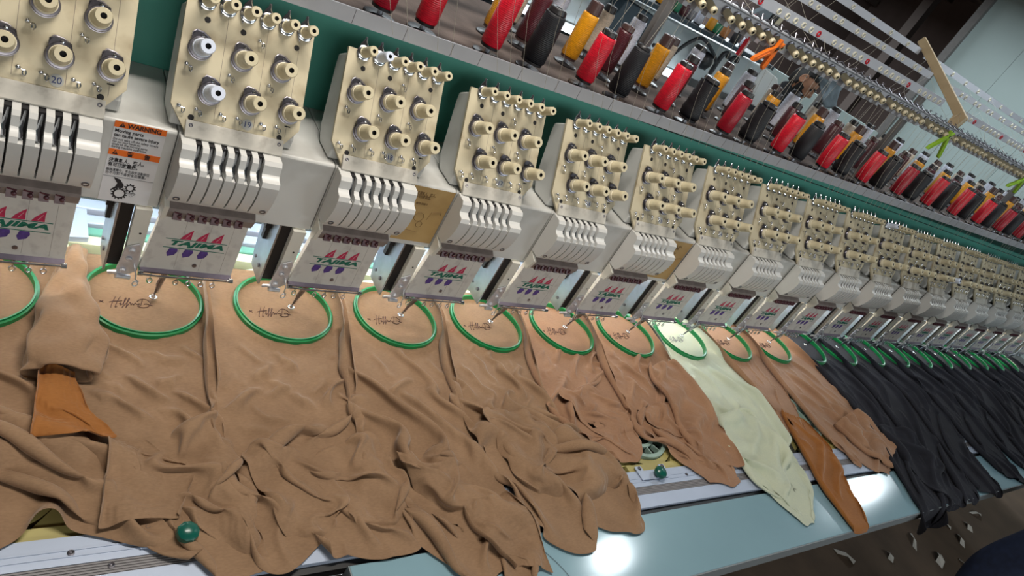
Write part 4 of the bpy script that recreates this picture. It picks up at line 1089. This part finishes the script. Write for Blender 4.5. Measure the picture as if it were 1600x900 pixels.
VAR = {
 'red': [spool_meshes('red', .0228, .0220, .108, 'core', .012), spool_meshes('red', .0225, .0214, .113, 'core', .010), spool_meshes('darkred', .0226, .0217, .107, 'core', .012)],
 'navy': [spool_meshes('navy', .0275, .0240, .108, 'core', .012), spool_meshes('navy', .0268, .0215, .112, 'core', .008), spool_meshes('navy', .029, .027, .104, 'core', .01, 3), spool_meshes('navy', .0262, .0225, .108, 'core', .012)],
 'yellow': [spool_meshes('yellow', .0226, .0214, .112, 'core_brown', .030), spool_meshes('yellow', .0224, .0216, .110, 'core', .016)],
 'maroon': [spool_meshes('maroon', .0226, .0214, .110, 'core_brown', .014), spool_meshes('maroon', .0215, .0205, .104, 'core', .018)],
 'white': [spool_meshes('white', .0222, .0212, .128, 'core', .014), spool_meshes('white', .024, .0215, .122, 'core', .014)],
 'beige': [spool_meshes('beige', .0205, .0196, .112, 'core', .018), spool_meshes('beige', .021, .020, .106, 'core_brown', .02)],
}
cnt = {}
nice = {'red': 'red', 'navy': 'navy black', 'yellow': 'golden yellow', 'maroon': 'dark maroon', 'white': 'white', 'beige': 'beige'}
rowname = {.15: 'front row', .295: 'middle row', .425: 'back row'}
spool_pos = []
def spool(x, y, col, var=None):
    key = (col, y); cnt[key] = cnt.get(key, 0) + 1; n = cnt[key]
    vs = VAR[col]; w, c, b_ = vs[(n * 7 // 3 if var is None else var) % len(vs)]
    o = ords[n - 1] if n <= 20 else str(n) + 'th'
    z = zsh(x)
    t = thing('thread_cone', (x, y, z + .022), '%s %s cone from the left, %s of the thread shelf' % (o, nice[col], rowname[y]), 'thread cone', 'thread cones on the shelf')
    t.rotation_euler = (0, 0, random.uniform(0, 6))
    link('thread_winding', w, t); link('spool_cap', c, t); link('spool_base', b_, t)
    lx = (x - 1.1)
    link('spool_pin', pinm, st, (lx, y - .3, 0)); link('spool_pad', padm, st, (lx, y - .3, 0))
    spool_pos.append((x, y, z + .15))
for k in range(1, 19):
    if k >= 2: spool((k + .21) * P, .15, 'red' if k == 2 else 'navy', {3: 0, 4: 1, 5: 2, 6: 2}.get(k))
    spool((k + (.87 if k == 1 else .79)) * P, .15, 'red', {3: 0, 4: 1}.get(k))
    yx = {2: 3.08, 3: 3.96, 4: 4.95}.get(k, k + .95)
    if k >= 2: spool(yx * P, .295, 'yellow', {3: 0, 4: 0}.get(k))
    if k >= 3: spool((k + .42) * P, .295, 'maroon')
    if k >= 3: spool((k + .95) * P, .425, 'white')
    if k >= 3: spool((k + .53) * P, .425, 'beige')

# guide bar with ivory tensioners
gb = thing('thread_guide_bar', (1.9, .07, 1.717), 'long guide bar with ivory tension rollers and grey blocks above the thread cones', 'guide bar')
gb.rotation_euler = (0, -math.atan(SLP), 0)
m = MB(); m.box(-1.7, 3.6, .012, .016, -.024, .020); m.box(-1.7, 3.6, -.022, .016, .018, .021)
link('bar', m.mesh('bar', MT['white_rail']), gb)
AX = Vector((0, -.95, -.30))
m = MB(); m.lathe((0, .012, .001), AX, [(0, .0075), (.006, .0088), (.030, .0092), (.036, .0086), (.038, .0078), (.038, .0036), (.030, .0034), (.030, .0001)], 16, 0, [0, 0, 0, 0, 0, 1, 1])
m.lathe((0, .012, .001), AX, [(.001, .0115), (.003, .0118), (.005, .008)], 14, 2)
gk = m.mesh('guide_roller', [MT['knob'], MT['dark'], MT['gunmetal']])
m = MB(); m.box(-.008, .008, -.004, .013, -.028, -.012); gbk = bpy.data.meshes.new('t'); gbk = m.mesh('guide_block', MT['lip'])
m = MB(); m.tube([(-.010, .0, .021), (-.008, -.012, .028), (0, -.026, .020), (.006, -.014, .022), (.012, .006, .024)], .0013, 5); m.tube([(.002, .012, .021), (.004, .02, .032), (.010, .016, .030)], .001, 5)
gw = m.mesh('guide_wire', MT['gunmetal'])
gx = []
for k in range(-1, 19):
    for i in range(6):
        x = (k + .54) * P + i * .041; gx.append(x)
        if x > 5.4 or x < .3: continue
        link('guide_roller', gk, gb, (x - 1.9, 0, 0)); link('guide_block', gbk, gb, (x - 1.9 + .012, 0, 0)); link('guide_wire', gw, gb, (x - 1.9, 0, 0))
# perforated rails
ey = MB(); ey.lathe((0, 0, 0), (0, -1, 0), [(-.001, .0082), (.0025, .0082), (.0035, .0066), (.0022, .0044), (-.0005, .0038), (-.0005, .0001)], 14, 0, [0, 0, 0, 0, 1])
eym = ey.mesh('eyelet', [MT['eyelet'], MT['postm']]); eyr = ey.mesh('red_eyelet', [MT['red_eyelet'], MT['dark']])
rails = [(.14, 1.7905, .0255, 2.455, .026, 'lowest', 0), (.285, 1.844, .022, 2.54, .026, 'middle', 1), (.41, 1.894, .023, 2.59, .016, 'highest', 2)]
for y, zc, hh, xr, slp, nm, typ in rails:
    for part in (0, 1):
        xa, xb = ((.3, xr - .005 if typ == 0 else xr), (2.64, 5.4))[part]
        ctr = (xa + xb) / 2
        r = thing('perforated_rail', (ctr, y, zc + slp * (ctr - xr)), '%s white perforated thread rail %s the plywood bracket' % (nm, ('left of', 'right of')[part]), 'rail', 'perforated thread rails')
        r.rotation_euler = (0, -math.atan(slp), 0)
        m = MB(); m.box(xa - ctr, xb - ctr, 0, .004, -hh / 2, hh / 2); m.box(xa - ctr, xb - ctr, .004, .016, hh / 2 - .003, hh / 2)
        link('rail_strip', m.mesh('rail_strip', MT['white_rail']), r)
        xs = []
        if typ == 0: xs = [((k + .1) * P - j * .038, j == 0) for k in range(1, 20) for j in range(6)]
        elif typ == 1: xs = [(k * P / 2 + .13 + s, False) for k in range(2, 40) for s in (-.02, .02)]
        else: xs = [(k * P / 2 + .06, False) for k in range(2, 40)]
        for x, red in xs:
            if xa + .01 < x < xb - .01:
                o = link('red_eyelet' if red else 'eyelet', eyr if red else eym, r, (x - ctr, 0, -.001 if typ else -.003))
                if red: o['label'] = 'red eyelet'
br = thing('plywood_bracket', (2.60, .2, 1.75), 'angled pale plywood bracket carrying the perforated rails', 'bracket')
q = [(.4474, 1.9167), (.4364, 1.9443), (.1088, 1.7927), (.1161, 1.743), (.1543, 1.7397), (.1558, 1.778)]
m = MB(); m.prism([(2.592, y, z) for y, z in q], (.016, 0, 0)); bevel(link('board', m.mesh('board', MT['wood'], br.location), br), .003)
m = MB()
for i in range(4): m.prism([(2.590 + i * .004, .1085 - .002 * (i % 2), 1.79), (2.590 + i * .004, .116 - .002 * (i % 2), 1.743), (2.5925 + i * .004, .116, 1.743), (2.5925 + i * .004, .1085, 1.79)], (0, .004, 0))
link('ply_edge', m.mesh('ply_edge', MT['cream'], br.location), br)

def peg(piv, a, b, mt, lab):
    t = thing('clothes_peg', piv, lab, 'clothes peg', 'plastic pegs on the guide bar')
    pv = Vector(piv)
    for e in (a, b):
        d = Vector(e) - pv; L = d.length; dn = d.normalized(); s = Vector((0, 1, 0)).cross(dn)
        m = MB()
        m.prism([-dn * .022 + s * .003 - Vector((0, .005, 0)), -dn * .022 - s * .002 - Vector((0, .005, 0)), dn * L * .3 - s * .0075 - Vector((0, .005, 0)), dn * L * .9 - s * .0065 - Vector((0, .005, 0)), dn * L - Vector((0, .005, 0)), dn * L * .9 + s * .0065 - Vector((0, .005, 0)), dn * L * .3 + s * .0075 - Vector((0, .005, 0))], (0, .010, 0))
        m.obox(dn * L * .55 - Vector((0, .006, 0)), dn * L * .25, s * .0014, (0, .001, 0))
        bevel(link('jaw', m.mesh('jaw', mt), t), .0015)
    m = MB(); m.tube([(.003 * math.cos(i * .9), -.007 + i * .0005, .003 * math.sin(i * .9)) for i in range(28)], .0009, 5); link('spring', m.mesh('spring', MT['chrome']), t)
peg((1.411, .045, 1.6934), (1.357, .045, 1.6437), (1.410, .045, 1.6366), MT['peg_orange'], 'orange clothes peg hanging from the guide bar')
peg((2.44, .045, 1.7169), (2.3755, .045, 1.6528), (2.490, .045, 1.6432), MT['peg_green'], 'lime green clothes peg near the plywood bracket')
peg((3.22, .045, 1.7214), (3.133, .045, 1.6678), (3.245, .045, 1.6573), MT['peg_green'], 'lime green clothes peg at the right edge')

# loose threads
m = MB(); m2 = MB()
rr = random.Random(3)
for k in range(1, 17):
    for i in range(6):
        if rr.random() < .25: continue
        hx = k * P - .0669 + i * .0317; gx_ = (k + .54) * P + i * .041 - .35
        m.tube([(gx_, .045, 1.69 + SLP * (gx_ - 1.9)), ((gx_ + hx) / 2, .062, 1.52), (hx + .001, .070, 1.405)], .00045, 4)
for x, y, z in spool_pos:
    if rr.random() < .55:
        xr = x + rr.uniform(.05, .12)
        yr, zr = ((.14, 1.79 + .026 * (xr - 2.455)), (.285, 1.844 + .026 * (xr - 2.54)), (.41, 1.894 + .016 * (xr - 2.59)))[0 if y < .2 else 1 if y < .35 else 2]
        m.tube([(x, y, z - .01), (x + .3 * (xr - x), y + .005, z + .12), (xr, yr - .003, zr)], .00045, 4)
        if rr.random() < .6:
            xg = xr + rr.uniform(-.05, .08)
            pts = [(xr, yr - .004, zr)]
            for q in (.3, .6, .85): pts.append((xr + (xg - xr) * q + rr.uniform(-.012, .012), yr + (.08 - yr) * q, zr + (1.735 + SLP * (xg - 1.9) - zr) * q - .01 * math.sin(PI * q)))
            pts.append((xg, .08, 1.735 + SLP * (xg - 1.9)))
            m.tube(catm3(pts), .0004, 4)
t = tag(link('thread_strands', m.mesh('thread_strands', MT['thread_line'], (2, .1, 1.41)), None, (2, .1, 1.41)), 'many pale thread strands running between cones, rails and sewing heads', 'thread', None); t['kind'] = 'stuff'
lt = MB()
lt.tube(catm3([(.70, -.60, .7815), (.712, -.665, .7815), (.745, -.70, .7815), (.79, -.715, .7815), (.83, -.705, .7815)]), .0005, 4)
tag(link('loose_thread', lt.mesh('loose_thread', MT['thread_dark'], (.76, -.66, .7805)), None, (.76, -.66, .7805)), 'dark loose thread curled on the teal table left of the hanging tail', 'thread', 'loose threads on the table')
lt = MB()
lt.tube(catm3([(.845, -.62, .7815), (.87, -.66, .7815), (.885, -.70, .7815), (.893, -.742, .7815)]), .0005, 4)
tag(link('loose_thread', lt.mesh('loose_thread', MT['thread_dark'], (.87, -.67, .7805)), None, (.87, -.67, .7805)), 'dark loose thread on the teal table right of the hanging tail', 'thread', 'loose threads on the table')
# ================================================================== BACKGROUND
m2_ = thing('rear_machine', (1.8, 1.95, 0), 'second pale embroidery machine standing behind the thread stand', 'machine')
def bg(name, mb, mt, par, lab=None, bv=0): 
    o = link(name, mb.mesh(name, mt, par.location), par, label=lab)
    if bv: bevel(o, bv)
    return o
m = MB(); m.box(-1.5, 3.69, 1.8, 2.15, 1.235, 1.465); bg('beam_panel', m, MT['mach2'], m2_, None, .01)
m = MB(); m.prism([(3.695, 1.8, 1.4686), (3.88, 1.8, 1.4467), (4.05, 1.8, 1.33), (4.05, 1.8, 1.24), (3.695, 1.8, 1.235)], (0, .35, 0)); bg('end_cover', m, MT['case'], m2_, None, .008)
m = MB(); m.cyl((-1.2, 1.78, 1.206), (3.15, 1.78, 1.206), .0135, n=10); bg('lamp_tube', m, MT['led'], m2_)
m = MB(); m.box(-1.2, 3.15, 1.795, 1.83, 1.19, 1.235); bg('lamp_holder', m, MT['mach2'], m2_)
m = MB(); m.box(-1.5, 3.9, 1.95, 2.15, 0.0, 1.235); bg('back_body', m, MT['postm'], m2_)
m = MB(); m.box(-1.5, 3.9, 1.35, 1.95, .74, .78); bg('bed', m, MT['rail'], m2_)
hd = MB(); hd.box(-.09, .09, 1.80, 1.95, .93, 1.15); hd.box(-.07, .07, 1.74, 1.80, .98, 1.10, 1); hd.cyl((-.05, 1.73, 1.0), (-.05, 1.73, .86), .012, n=8, m=1); hd.cyl((.05, 1.73, 1.0), (.05, 1.73, .86), .012, n=8, m=1)
hdm = hd.mesh('rear_needle_case', [MT['steel'], MT['case']], m2_.location)
for i in range(18): link('rear_needle_case', hdm, m2_, (-1.2 + i * .27 - 1.8 + 1.8, 0, 0))
m = MB(); m.obox((2.44, 1.72, 1.375), (.115, 0, -.008), (0, .05, 0), (.02, 0, .085)); m.obox((2.60, 1.73, 1.36), (.05, 0, -.004), (0, .04, 0), (.012, 0, .06)); bg('control_box', m, MT['slate'], m2_, 'dark slate control box', .006)
m = MB()
m.tube([(2.30, 1.70, 1.385), (2.25, 1.68, 1.378), (2.20, 1.70, 1.37)], .012, 8); m.tube([(2.33, 1.70, 1.335), (2.28, 1.67, 1.335), (2.24, 1.69, 1.32)], .012, 8)
m.tube(catm3([(2.64, 1.66, 1.33), (2.72, 1.64, 1.345), (2.745, 1.64, 1.30), (2.74, 1.66, 1.22)]), .011, 8)
bg('cable_stub', m, MT['hose'], m2_)
m = MB(); m.tube(catm3([(2.80, 1.68, 1.27), (2.83, 1.66, 1.38), (2.88, 1.65, 1.452), (2.935, 1.65, 1.466), (3.03, 1.65, 1.438), (3.12, 1.65, 1.39), (3.14, 1.66, 1.32)]), .0095, 8); bg('hose', m, MT['hose'], m2_)
hk = MB(); hk.tube(catm3([(0, 0, -.10), (0, 0, .0), (.012, 0, .030), (.040, 0, .034), (.050, 0, .012)]), .013, 8)
hkm = hk.mesh('hook', MT['hose'])
for x in (3.13, 3.215): link('hook', hkm, m2_, (x - 1.8, 1.65 - 1.95, 1.425))
m = MB(); m.box(3.04, 3.14, 1.70, 1.78, 1.32, 1.41); m.ball((3.06, 1.68, 1.37), .05, 0, 12); bg('motor', m, MT['black'], m2_)
# shelf of the rear machine with its cones
rs = thing('rear_thread_shelf', (3.0, 1.72, 1.49), 'narrow dark shelf carrying short cones above the rear machine', 'shelf')
m = MB(); m.box(2.1, 3.55, 1.62, 1.86, 1.490, 1.512); bg('board', m, MT['slate'], rs, None, .004)
for x in (2.2, 3.45):
    m = MB(); m.box(x, x + .02, 1.80, 1.84, 1.465, 1.49); bg('support', m, MT['slate'], rs)
for i, (x, col, h) in enumerate(((2.56, 'yellow', .07), (2.62, 'green', .075), (2.68, 'green', .06), (2.74, 'maroon', .06), (2.80, 'grey', .07), (2.87, 'white', .07), (2.97, 'yellow', .065), (3.03, 'green', .05), (3.10, 'copper', .075), (3.20, 'navy', .06), (3.29, 'white', .05))):
    w, c, b_ = spool_meshes(col, .023, .022, h, 'core', .008)
    nm = {'navy': 'black'}.get(col, {'yellow': 'yellow', 'green': 'green', 'maroon': 'maroon', 'grey': 'grey', 'white': 'white', 'copper': 'copper'}.get(col))
    lab = 'short %s cone on the rear machine shelf, %s from the left' % (nm, ords[i])
    t = thing('rear_cone', (x, 1.70, 1.518), lab, 'thread cone', 'short cones on the rear shelf')
    link('thread_winding', w, t); link('spool_cap', c, t); link('spool_base', b_, t)
# low partition and dark things at the far end
m = MB(); m.obox((6.95, 3.53, .64), (.62, -.55, 0), (.02, .023, 0), (0, 0, .66)); o = struct('trim_6', m.mesh('partition', MT['wall_light']))
bx = thing('black_case', (2.90, 1.36, 1.68), 'small black device with pale label above the orange peg', 'device')
bag = MB(); bag.prism([(2.86, 1.40, 1.70), (2.93, 1.38, 1.775), (2.955, 1.36, 1.755), (2.915, 1.36, 1.695)], (0, .03, 0)); bg('clear_bag', bag, MT['greycloth'], bx)
m = MB(); m.obox((2.955, 1.34, 1.735), (.02, -.005, .0), (0, .02, 0), (.012, 0, .05)); bg('device_body', m, MT['black'], bx, None, .004)
m = MB(); m.obox((2.957, 1.318, 1.735), (.013, -.003, .0), (0, .001, 0), (.006, 0, .026)); bg('device_label', m, MT['cream'], bx)
m = MB(); m.obox((2.90, 1.36, 1.683), (.05, -.02, -.012), (0, .01, 0), (0, 0, .005)); m.box(2.94, 2.955, 1.40, 1.42, 1.50, 1.70); bg('red_strip', m, MT['red_eyelet'], bx)

def skin_body(name, verts, edges, radii, mt, parent, sub=2):
    me = bpy.data.meshes.new(name); me.from_pydata([Vector(v) - parent.location for v in verts], edges, [])
    o = bpy.data.objects.new(name, me); COL.objects.link(o)
    sk = o.modifiers.new('skin', 'SKIN'); s = o.modifiers.new('sub', 'SUBSURF'); s.levels = sub; s.render_levels = sub
    for i, r in enumerate(radii):
        me.skin_vertices[0].data[i].radius = (r, r) if not isinstance(r, tuple) else r
    me.skin_vertices[0].data[0].use_root = True
    dg = bpy.context.evaluated_depsgraph_get(); dg.update()
    ev = bpy.data.meshes.new_from_object(o.evaluated_get(dg))
    bpy.data.objects.remove(o); ev.name = name
    ev.materials.clear(); ev.materials.append(mt)
    ev.polygons.foreach_set('use_smooth', [True] * len(ev.polygons)); ev.polygons.foreach_set('material_index', [0] * len(ev.polygons))
    return link(name, ev, parent)
def head_mesh(mb, c, fwd, up, s=1.0):
    """a human head: returns skin, hair meshes in world coordinates"""
    c = Vector(c); f = Vector(fwd).normalized(); u = (Vector(up) - f * Vector(up).dot(f)).normalized(); r = u.cross(f)
    def P3(x, y, z): return c + (r * x + f * y + u * z) * s
    def sph(n, m_, fn):
        vs = []; fs = []
        for i in range(m_ + 1):
            th = PI * i / m_
            for j in range(n):
                ph = 2 * PI * j / n
                d = Vector((math.sin(th) * math.sin(ph), math.sin(th) * math.cos(ph), math.cos(th)))
                vs.append(P3(*fn(d)))
        for i in range(m_):
            for j in range(n): fs.append([i * n + j, i * n + (j + 1) % n, (i + 1) * n + (j + 1) % n, (i + 1) * n + j])
        return vs, fs
    def g(d, c0, w): return math.exp(-((d - Vector(c0)).length / w) ** 2)
    def skin(d):
        x, y, z = d.x * .076, d.y * .096, d.z * .118
        if d.z < -.15: x *= 1 - .32 * (-d.z - .15); y += .012 * (-d.z - .15)
        k = 1.0
        fy = .030 * g(d, (0, .98, -.13), .16) + .010 * g(d, (0, .95, .1), .18) + .010 * g(d, (0, .86, -.50), .2) + .016 * g(d, (0, .75, -.78), .26)
        fy -= .014 * (g(d, (.36, .9, .06), .17) + g(d, (-.36, .9, .06), .17))
        fy += .006 * (g(d, (.5, .82, -.2), .2) + g(d, (-.5, .82, -.2), .2)) + .007 * (g(d, (.32, .92, .24), .14) + g(d, (-.32, .92, .24), .14))
        return x, y + fy, z
    vs, fs = sph(36, 30, skin); mb['skin'].add(vs, fs, 0, True)
    for sx in (-1, 1):
        pts = [P3(sx * .077, -.006 + .018 * math.cos(a) - .006, .002 + .031 * math.sin(a)) for a in np.linspace(0, 2 * PI, 13)[:-1]]
        mb['skin'].tube(pts, .007 * s, 6, 0, True)
        mb['skin'].prism([P3(sx * .076, -.012 + .016 * math.cos(a), .002 + .028 * math.sin(a)) for a in np.linspace(0, 2 * PI, 11)[:-1]], (r * sx * .006 * s), 0, True)
        e = P3(sx * .030, .079, .010); mb['eye'].ball(e, .0115 * s, 0, 10)
        mb['hair'].tube([P3(sx * .014, .099, .030), P3(sx * .032, .096, .036), P3(sx * .050, .080, .031)], [.004 * s, .005 * s, .003 * s], 6)
    def hair(d):
        t = 1.0 if (d.z > .30 + .35 * max(0, d.y) or (d.y < .12 and d.z > -.35 and not (abs(d.x) > .9 and d.z < .1 and d.y > -.25)) or (d.y < -.15 and d.z > -.8)) else 0.0
        k = 1.10 if t else .90
        return d.x * .076 * k, d.y * .096 * k - .003, d.z * .118 * k + .002
    vs, fs = sph(36, 30, hair); mb['hair'].add(vs, fs, 0, True)
    def beard(d):
        t = d.y > -.05 and -.98 < d.z < (-.36 if d.y > .5 else -.2) and not (abs(d.x) < .22 and -.58 < d.z < -.46)
        k = 1.07 if t else .86
        x, y, z = skin(d); 
        return x * k, y * k, z * k
    vs, fs = sph(36, 30, beard); mb['hair'].add(vs, fs, 0, True)

man = thing('person', (4.50, 2.17, 0), 'man with black hair and beard in black jacket, looking down behind the shelf', 'person')
mb = dict(skin=MB(), hair=MB(), eye=MB())
head_mesh(mb, (4.555, 2.085, 1.482), (.30, -.80, -.48), (.15, .02, 1), 1.0)
for n, mt in (('skin', 'skin'), ('hair', 'hair'), ('eye', 'dark')):
    link({'skin': 'head', 'hair': 'hair_and_beard', 'eye': 'eyes'}[n], mb[n].mesh(n, MT[mt], man.location), man)
bx_, by_ = 4.47, 2.20
V_ = [(bx_, by_, .95), (bx_, by_, 1.12), (bx_ + .01, by_ - .02, 1.27), (bx_ + .03, by_ - .05, 1.35), (bx_ + .06, by_ - .085, 1.42),
      (bx_ - .12, by_ - .14, 1.32), (bx_ - .15, by_ - .20, 1.08), (bx_ - .02, by_ - .40, 1.02), (bx_ + .16, by_ + .07, 1.31), (bx_ + .24, by_ - .06, 1.08), (bx_ + .14, by_ - .30, 1.02),
      (bx_ - .08, by_ - .05, .90), (bx_ - .09, by_ - .03, .50), (bx_ - .10, by_ + .02, .08), (bx_ + .09, by_ + .05, .90), (bx_ + .10, by_ + .06, .50), (bx_ + .10, by_ + .09, .08), (bx_ - .07, by_ - .12, .04), (bx_ + .13, by_ - .05, .04)]
E_ = [(0, 1), (1, 2), (2, 3), (3, 4), (2, 5), (5, 6), (6, 7), (2, 8), (8, 9), (9, 10), (0, 11), (11, 12), (12, 13), (0, 14), (14, 15), (15, 16), (13, 17), (16, 18)]
R_ = [.14, .145, .15, .085, .06, .075, .058, .042, .075, .058, .042, .09, .065, .05, .09, .065, .05, .045, .045]
skin_body('body_in_black_jacket', V_, E_, R_, MT['blackcloth'], man)
for (hx, hy, hz), sx in (((bx_ - .02, by_ - .42, 1.01), 1), ((bx_ + .14, by_ - .33, 1.01), -1)):
    m = MB(); m.obox((hx, hy - .03, hz), (.035, 0, 0), (0, .045, -.004), (0, 0, .013))
    for i in range(4): m.tube([(hx - .028 + i * .018, hy - .07, hz), (hx - .030 + i * .019, hy - .105, hz - .012), (hx - .030 + i * .019, hy - .125 - (.01 if i in (1, 2) else 0), hz - .03)], [.009, .008, .006], 6)
    m.tube([(hx + sx * .03, hy - .02, hz), (hx + sx * .058, hy - .05, hz - .008), (hx + sx * .06, hy - .08, hz - .018)], [.011, .0095, .007], 6)
    bevel(link('hand', m.mesh('hand', MT['skin'], man.location), man), .006)
# blue grey cloth hanging right of the man
cb = thing('grey_cloth', (4.33, 1.74, 1.15), 'blue grey cloth bunched up beside the man', 'cloth')
g = np.zeros((26, 20, 3)); rr2 = np.random.default_rng(5)
for i in range(26):
    for j in range(20):
        u_, v_ = i / 25, j / 19
        ang = v_ * 2 * PI
        wz = .09 * (1 - .55 * u_) * (1 + .18 * math.sin(3 * ang + 5 * u_) + .12 * math.sin(5 * ang - 9 * u_))
        cxx = 4.285 + .09 * u_ + .03 * math.sin(6 * u_); czz = 1.62 - .17 * u_
        if i in (0,): wz *= .2
        g[i, j] = (cxx + wz * math.cos(ang) * .9, 1.77 - .10 * u_ + wz * .6 * math.sin(ang), czz + wz * .55 * math.cos(ang + 1.1))
o = link('cloth', grid_mesh('cloth', np.concatenate([g, g[:, :1]], 1), MT['greycloth'], cb.location), cb); cloth_mods(o, 1, .003)
m = MB(); m.box(4.30, 4.36, 1.72, 1.76, 0, 1.50); bg('stand', m, MT['postm'], cb)

# person in jeans standing at the table further along
jp = thing('person', (3.30, -1.0, 0), 'person in dark blue jeans and black shoes at the right end of the table', 'person')
px, py = 3.30, -1.02
V_ = [(px, py, .98), (px, py, 1.15), (px, py + .02, 1.36), (px, py + .02, 1.48),
      (px - .10, py, .90), (px - .13, py + .10, .52), (px - .17, py - .02, .10), (px + .10, py, .90), (px + .12, py + .05, .50), (px + .13, py - .02, .10),
      (px - .20, py + .02, 1.40), (px - .25, py + .10, 1.15), (px - .24, py + .05, .90), (px + .20, py + .02, 1.40), (px + .26, py + .08, 1.15), (px + .26, py + .05, .90)]
skin_body('trousers', V_[:1] + V_[4:10], [(0, 1), (1, 2), (2, 3), (0, 4), (4, 5), (5, 6)], [.15, .105, .078, .062, .105, .078, .062], MT['jeans'], jp)
skin_body('jacket', [V_[0], V_[1], V_[2], V_[3]] + V_[10:16], [(0, 1), (1, 2), (2, 3), (2, 4), (4, 5), (5, 6), (2, 7), (7, 8), (8, 9)], [.155, .15, .14, .06, .075, .06, .045, .075, .06, .045], MT['blackcloth'], jp)
mb = dict(skin=MB(), hair=MB(), eye=MB()); head_mesh(mb, (px, py + .05, 1.64), (0, 1, -.35), (0, 0.2, 1), 1.0)
for n, mt in (('skin', 'skin'), ('hair', 'hair'), ('eye', 'dark')): link({'skin': 'head', 'hair': 'hair', 'eye': 'eyes'}[n], mb[n].mesh(n, MT[mt], jp.location), jp)
for (hx, hy, hz), sx in (((px - .24, py + .04, .86), 1), ((px + .26, py + .04, .86), -1)):
    m = MB(); m.obox((hx, hy + .03, hz), (.035, 0, 0), (0, .045, 0), (0, 0, .013))
    for i in range(4): m.tube([(hx - .028 + i * .018, hy + .07, hz), (hx - .030 + i * .019, hy + .105, hz - .012), (hx - .030 + i * .019, hy + .125 + (.01 if i in (1, 2) else 0), hz - .03)], [.009, .008, .006], 6)
    m.tube([(hx + sx * .03, hy + .02, hz), (hx + sx * .058, hy + .05, hz - .008), (hx + sx * .06, hy + .08, hz - .018)], [.011, .0095, .007], 6)
    bevel(link('hand', m.mesh('hand', MT['skin'], jp.location), jp), .006)
for x, y in ((px - .17, py + .04), (px + .13, py + .04)):
    m = MB(); prof = [(-.12, .035, .07), (-.08, .045, .085), (0, .045, .08), (.08, .05, .06), (.14, .045, .045), (.165, .02, .03)]
    vs = []; fs = []
    for i, (yy, w_, h_) in enumerate(prof):
        vs += [(x - w_, y + yy, .002), (x - w_, y + yy, h_ * .6), (x - w_ * .6, y + yy, h_), (x + w_ * .6, y + yy, h_), (x + w_, y + yy, h_ * .6), (x + w_, y + yy, .002)]
        if i: fs += [[(i - 1) * 6 + j, (i - 1) * 6 + (j + 1) % 6, i * 6 + (j + 1) % 6, i * 6 + j] for j in range(6)]
    fs += [[0, 1, 2, 3, 4, 5], [30, 31, 32, 33, 34, 35]]
    m.add(vs, fs, 0, True); link('shoe', m.mesh('shoe', MT['black'], jp.location), jp)
# paper scraps on the floor
sl_ = ['folded white scrap', 'long thin white scrap', 'small torn scrap', 'crooked white scrap', 'narrow grey scrap', 'curled pale scrap', 'pale strip of paper', 'tiny white scrap', 'forked white scrap', 'grey crumpled scrap']
for i, (x, y) in enumerate(((4.49, -.569), (4.10, -.7266), (5.01, -.566), (4.51, -.675), (3.66, -.633), (4.27, -.453), (3.29, -.57), (4.75, -.62), (4.0, -.60), (4.3, -.80))):
    r3 = random.Random(i); a = r3.uniform(0, 3); L = r3.uniform(.03, .07); w_ = r3.uniform(.008, .022)
    m = MB(); c_, s_ = math.cos(a), math.sin(a)
    pts = [(-L, -w_, .001), (0, -w_ * 1.2, .012), (L, -w_ * .5, .002), (L * .8, w_, .004), (0, w_, .02), (-L * .7, w_ * 1.1, .001)]
    vs = [(c_ * p - s_ * q, s_ * p + c_ * q, z) for p, q, z in pts]; vs += [(p, q, z + .0012) for p, q, z in vs]
    m.add(vs, [[0, 1, 4, 5], [1, 2, 3, 4], [11, 10, 7, 6], [10, 9, 8, 7]] + [[j, (j + 1) % 6, 6 + (j + 1) % 6, 6 + j] for j in range(6)])
    tag(link('paper_scrap', m.mesh('paper_scrap', MT['paper']), None, (x, y, 0)), sl_[i] + ' lying on the brown floor beyond the table', 'paper scrap', 'scraps on the floor')
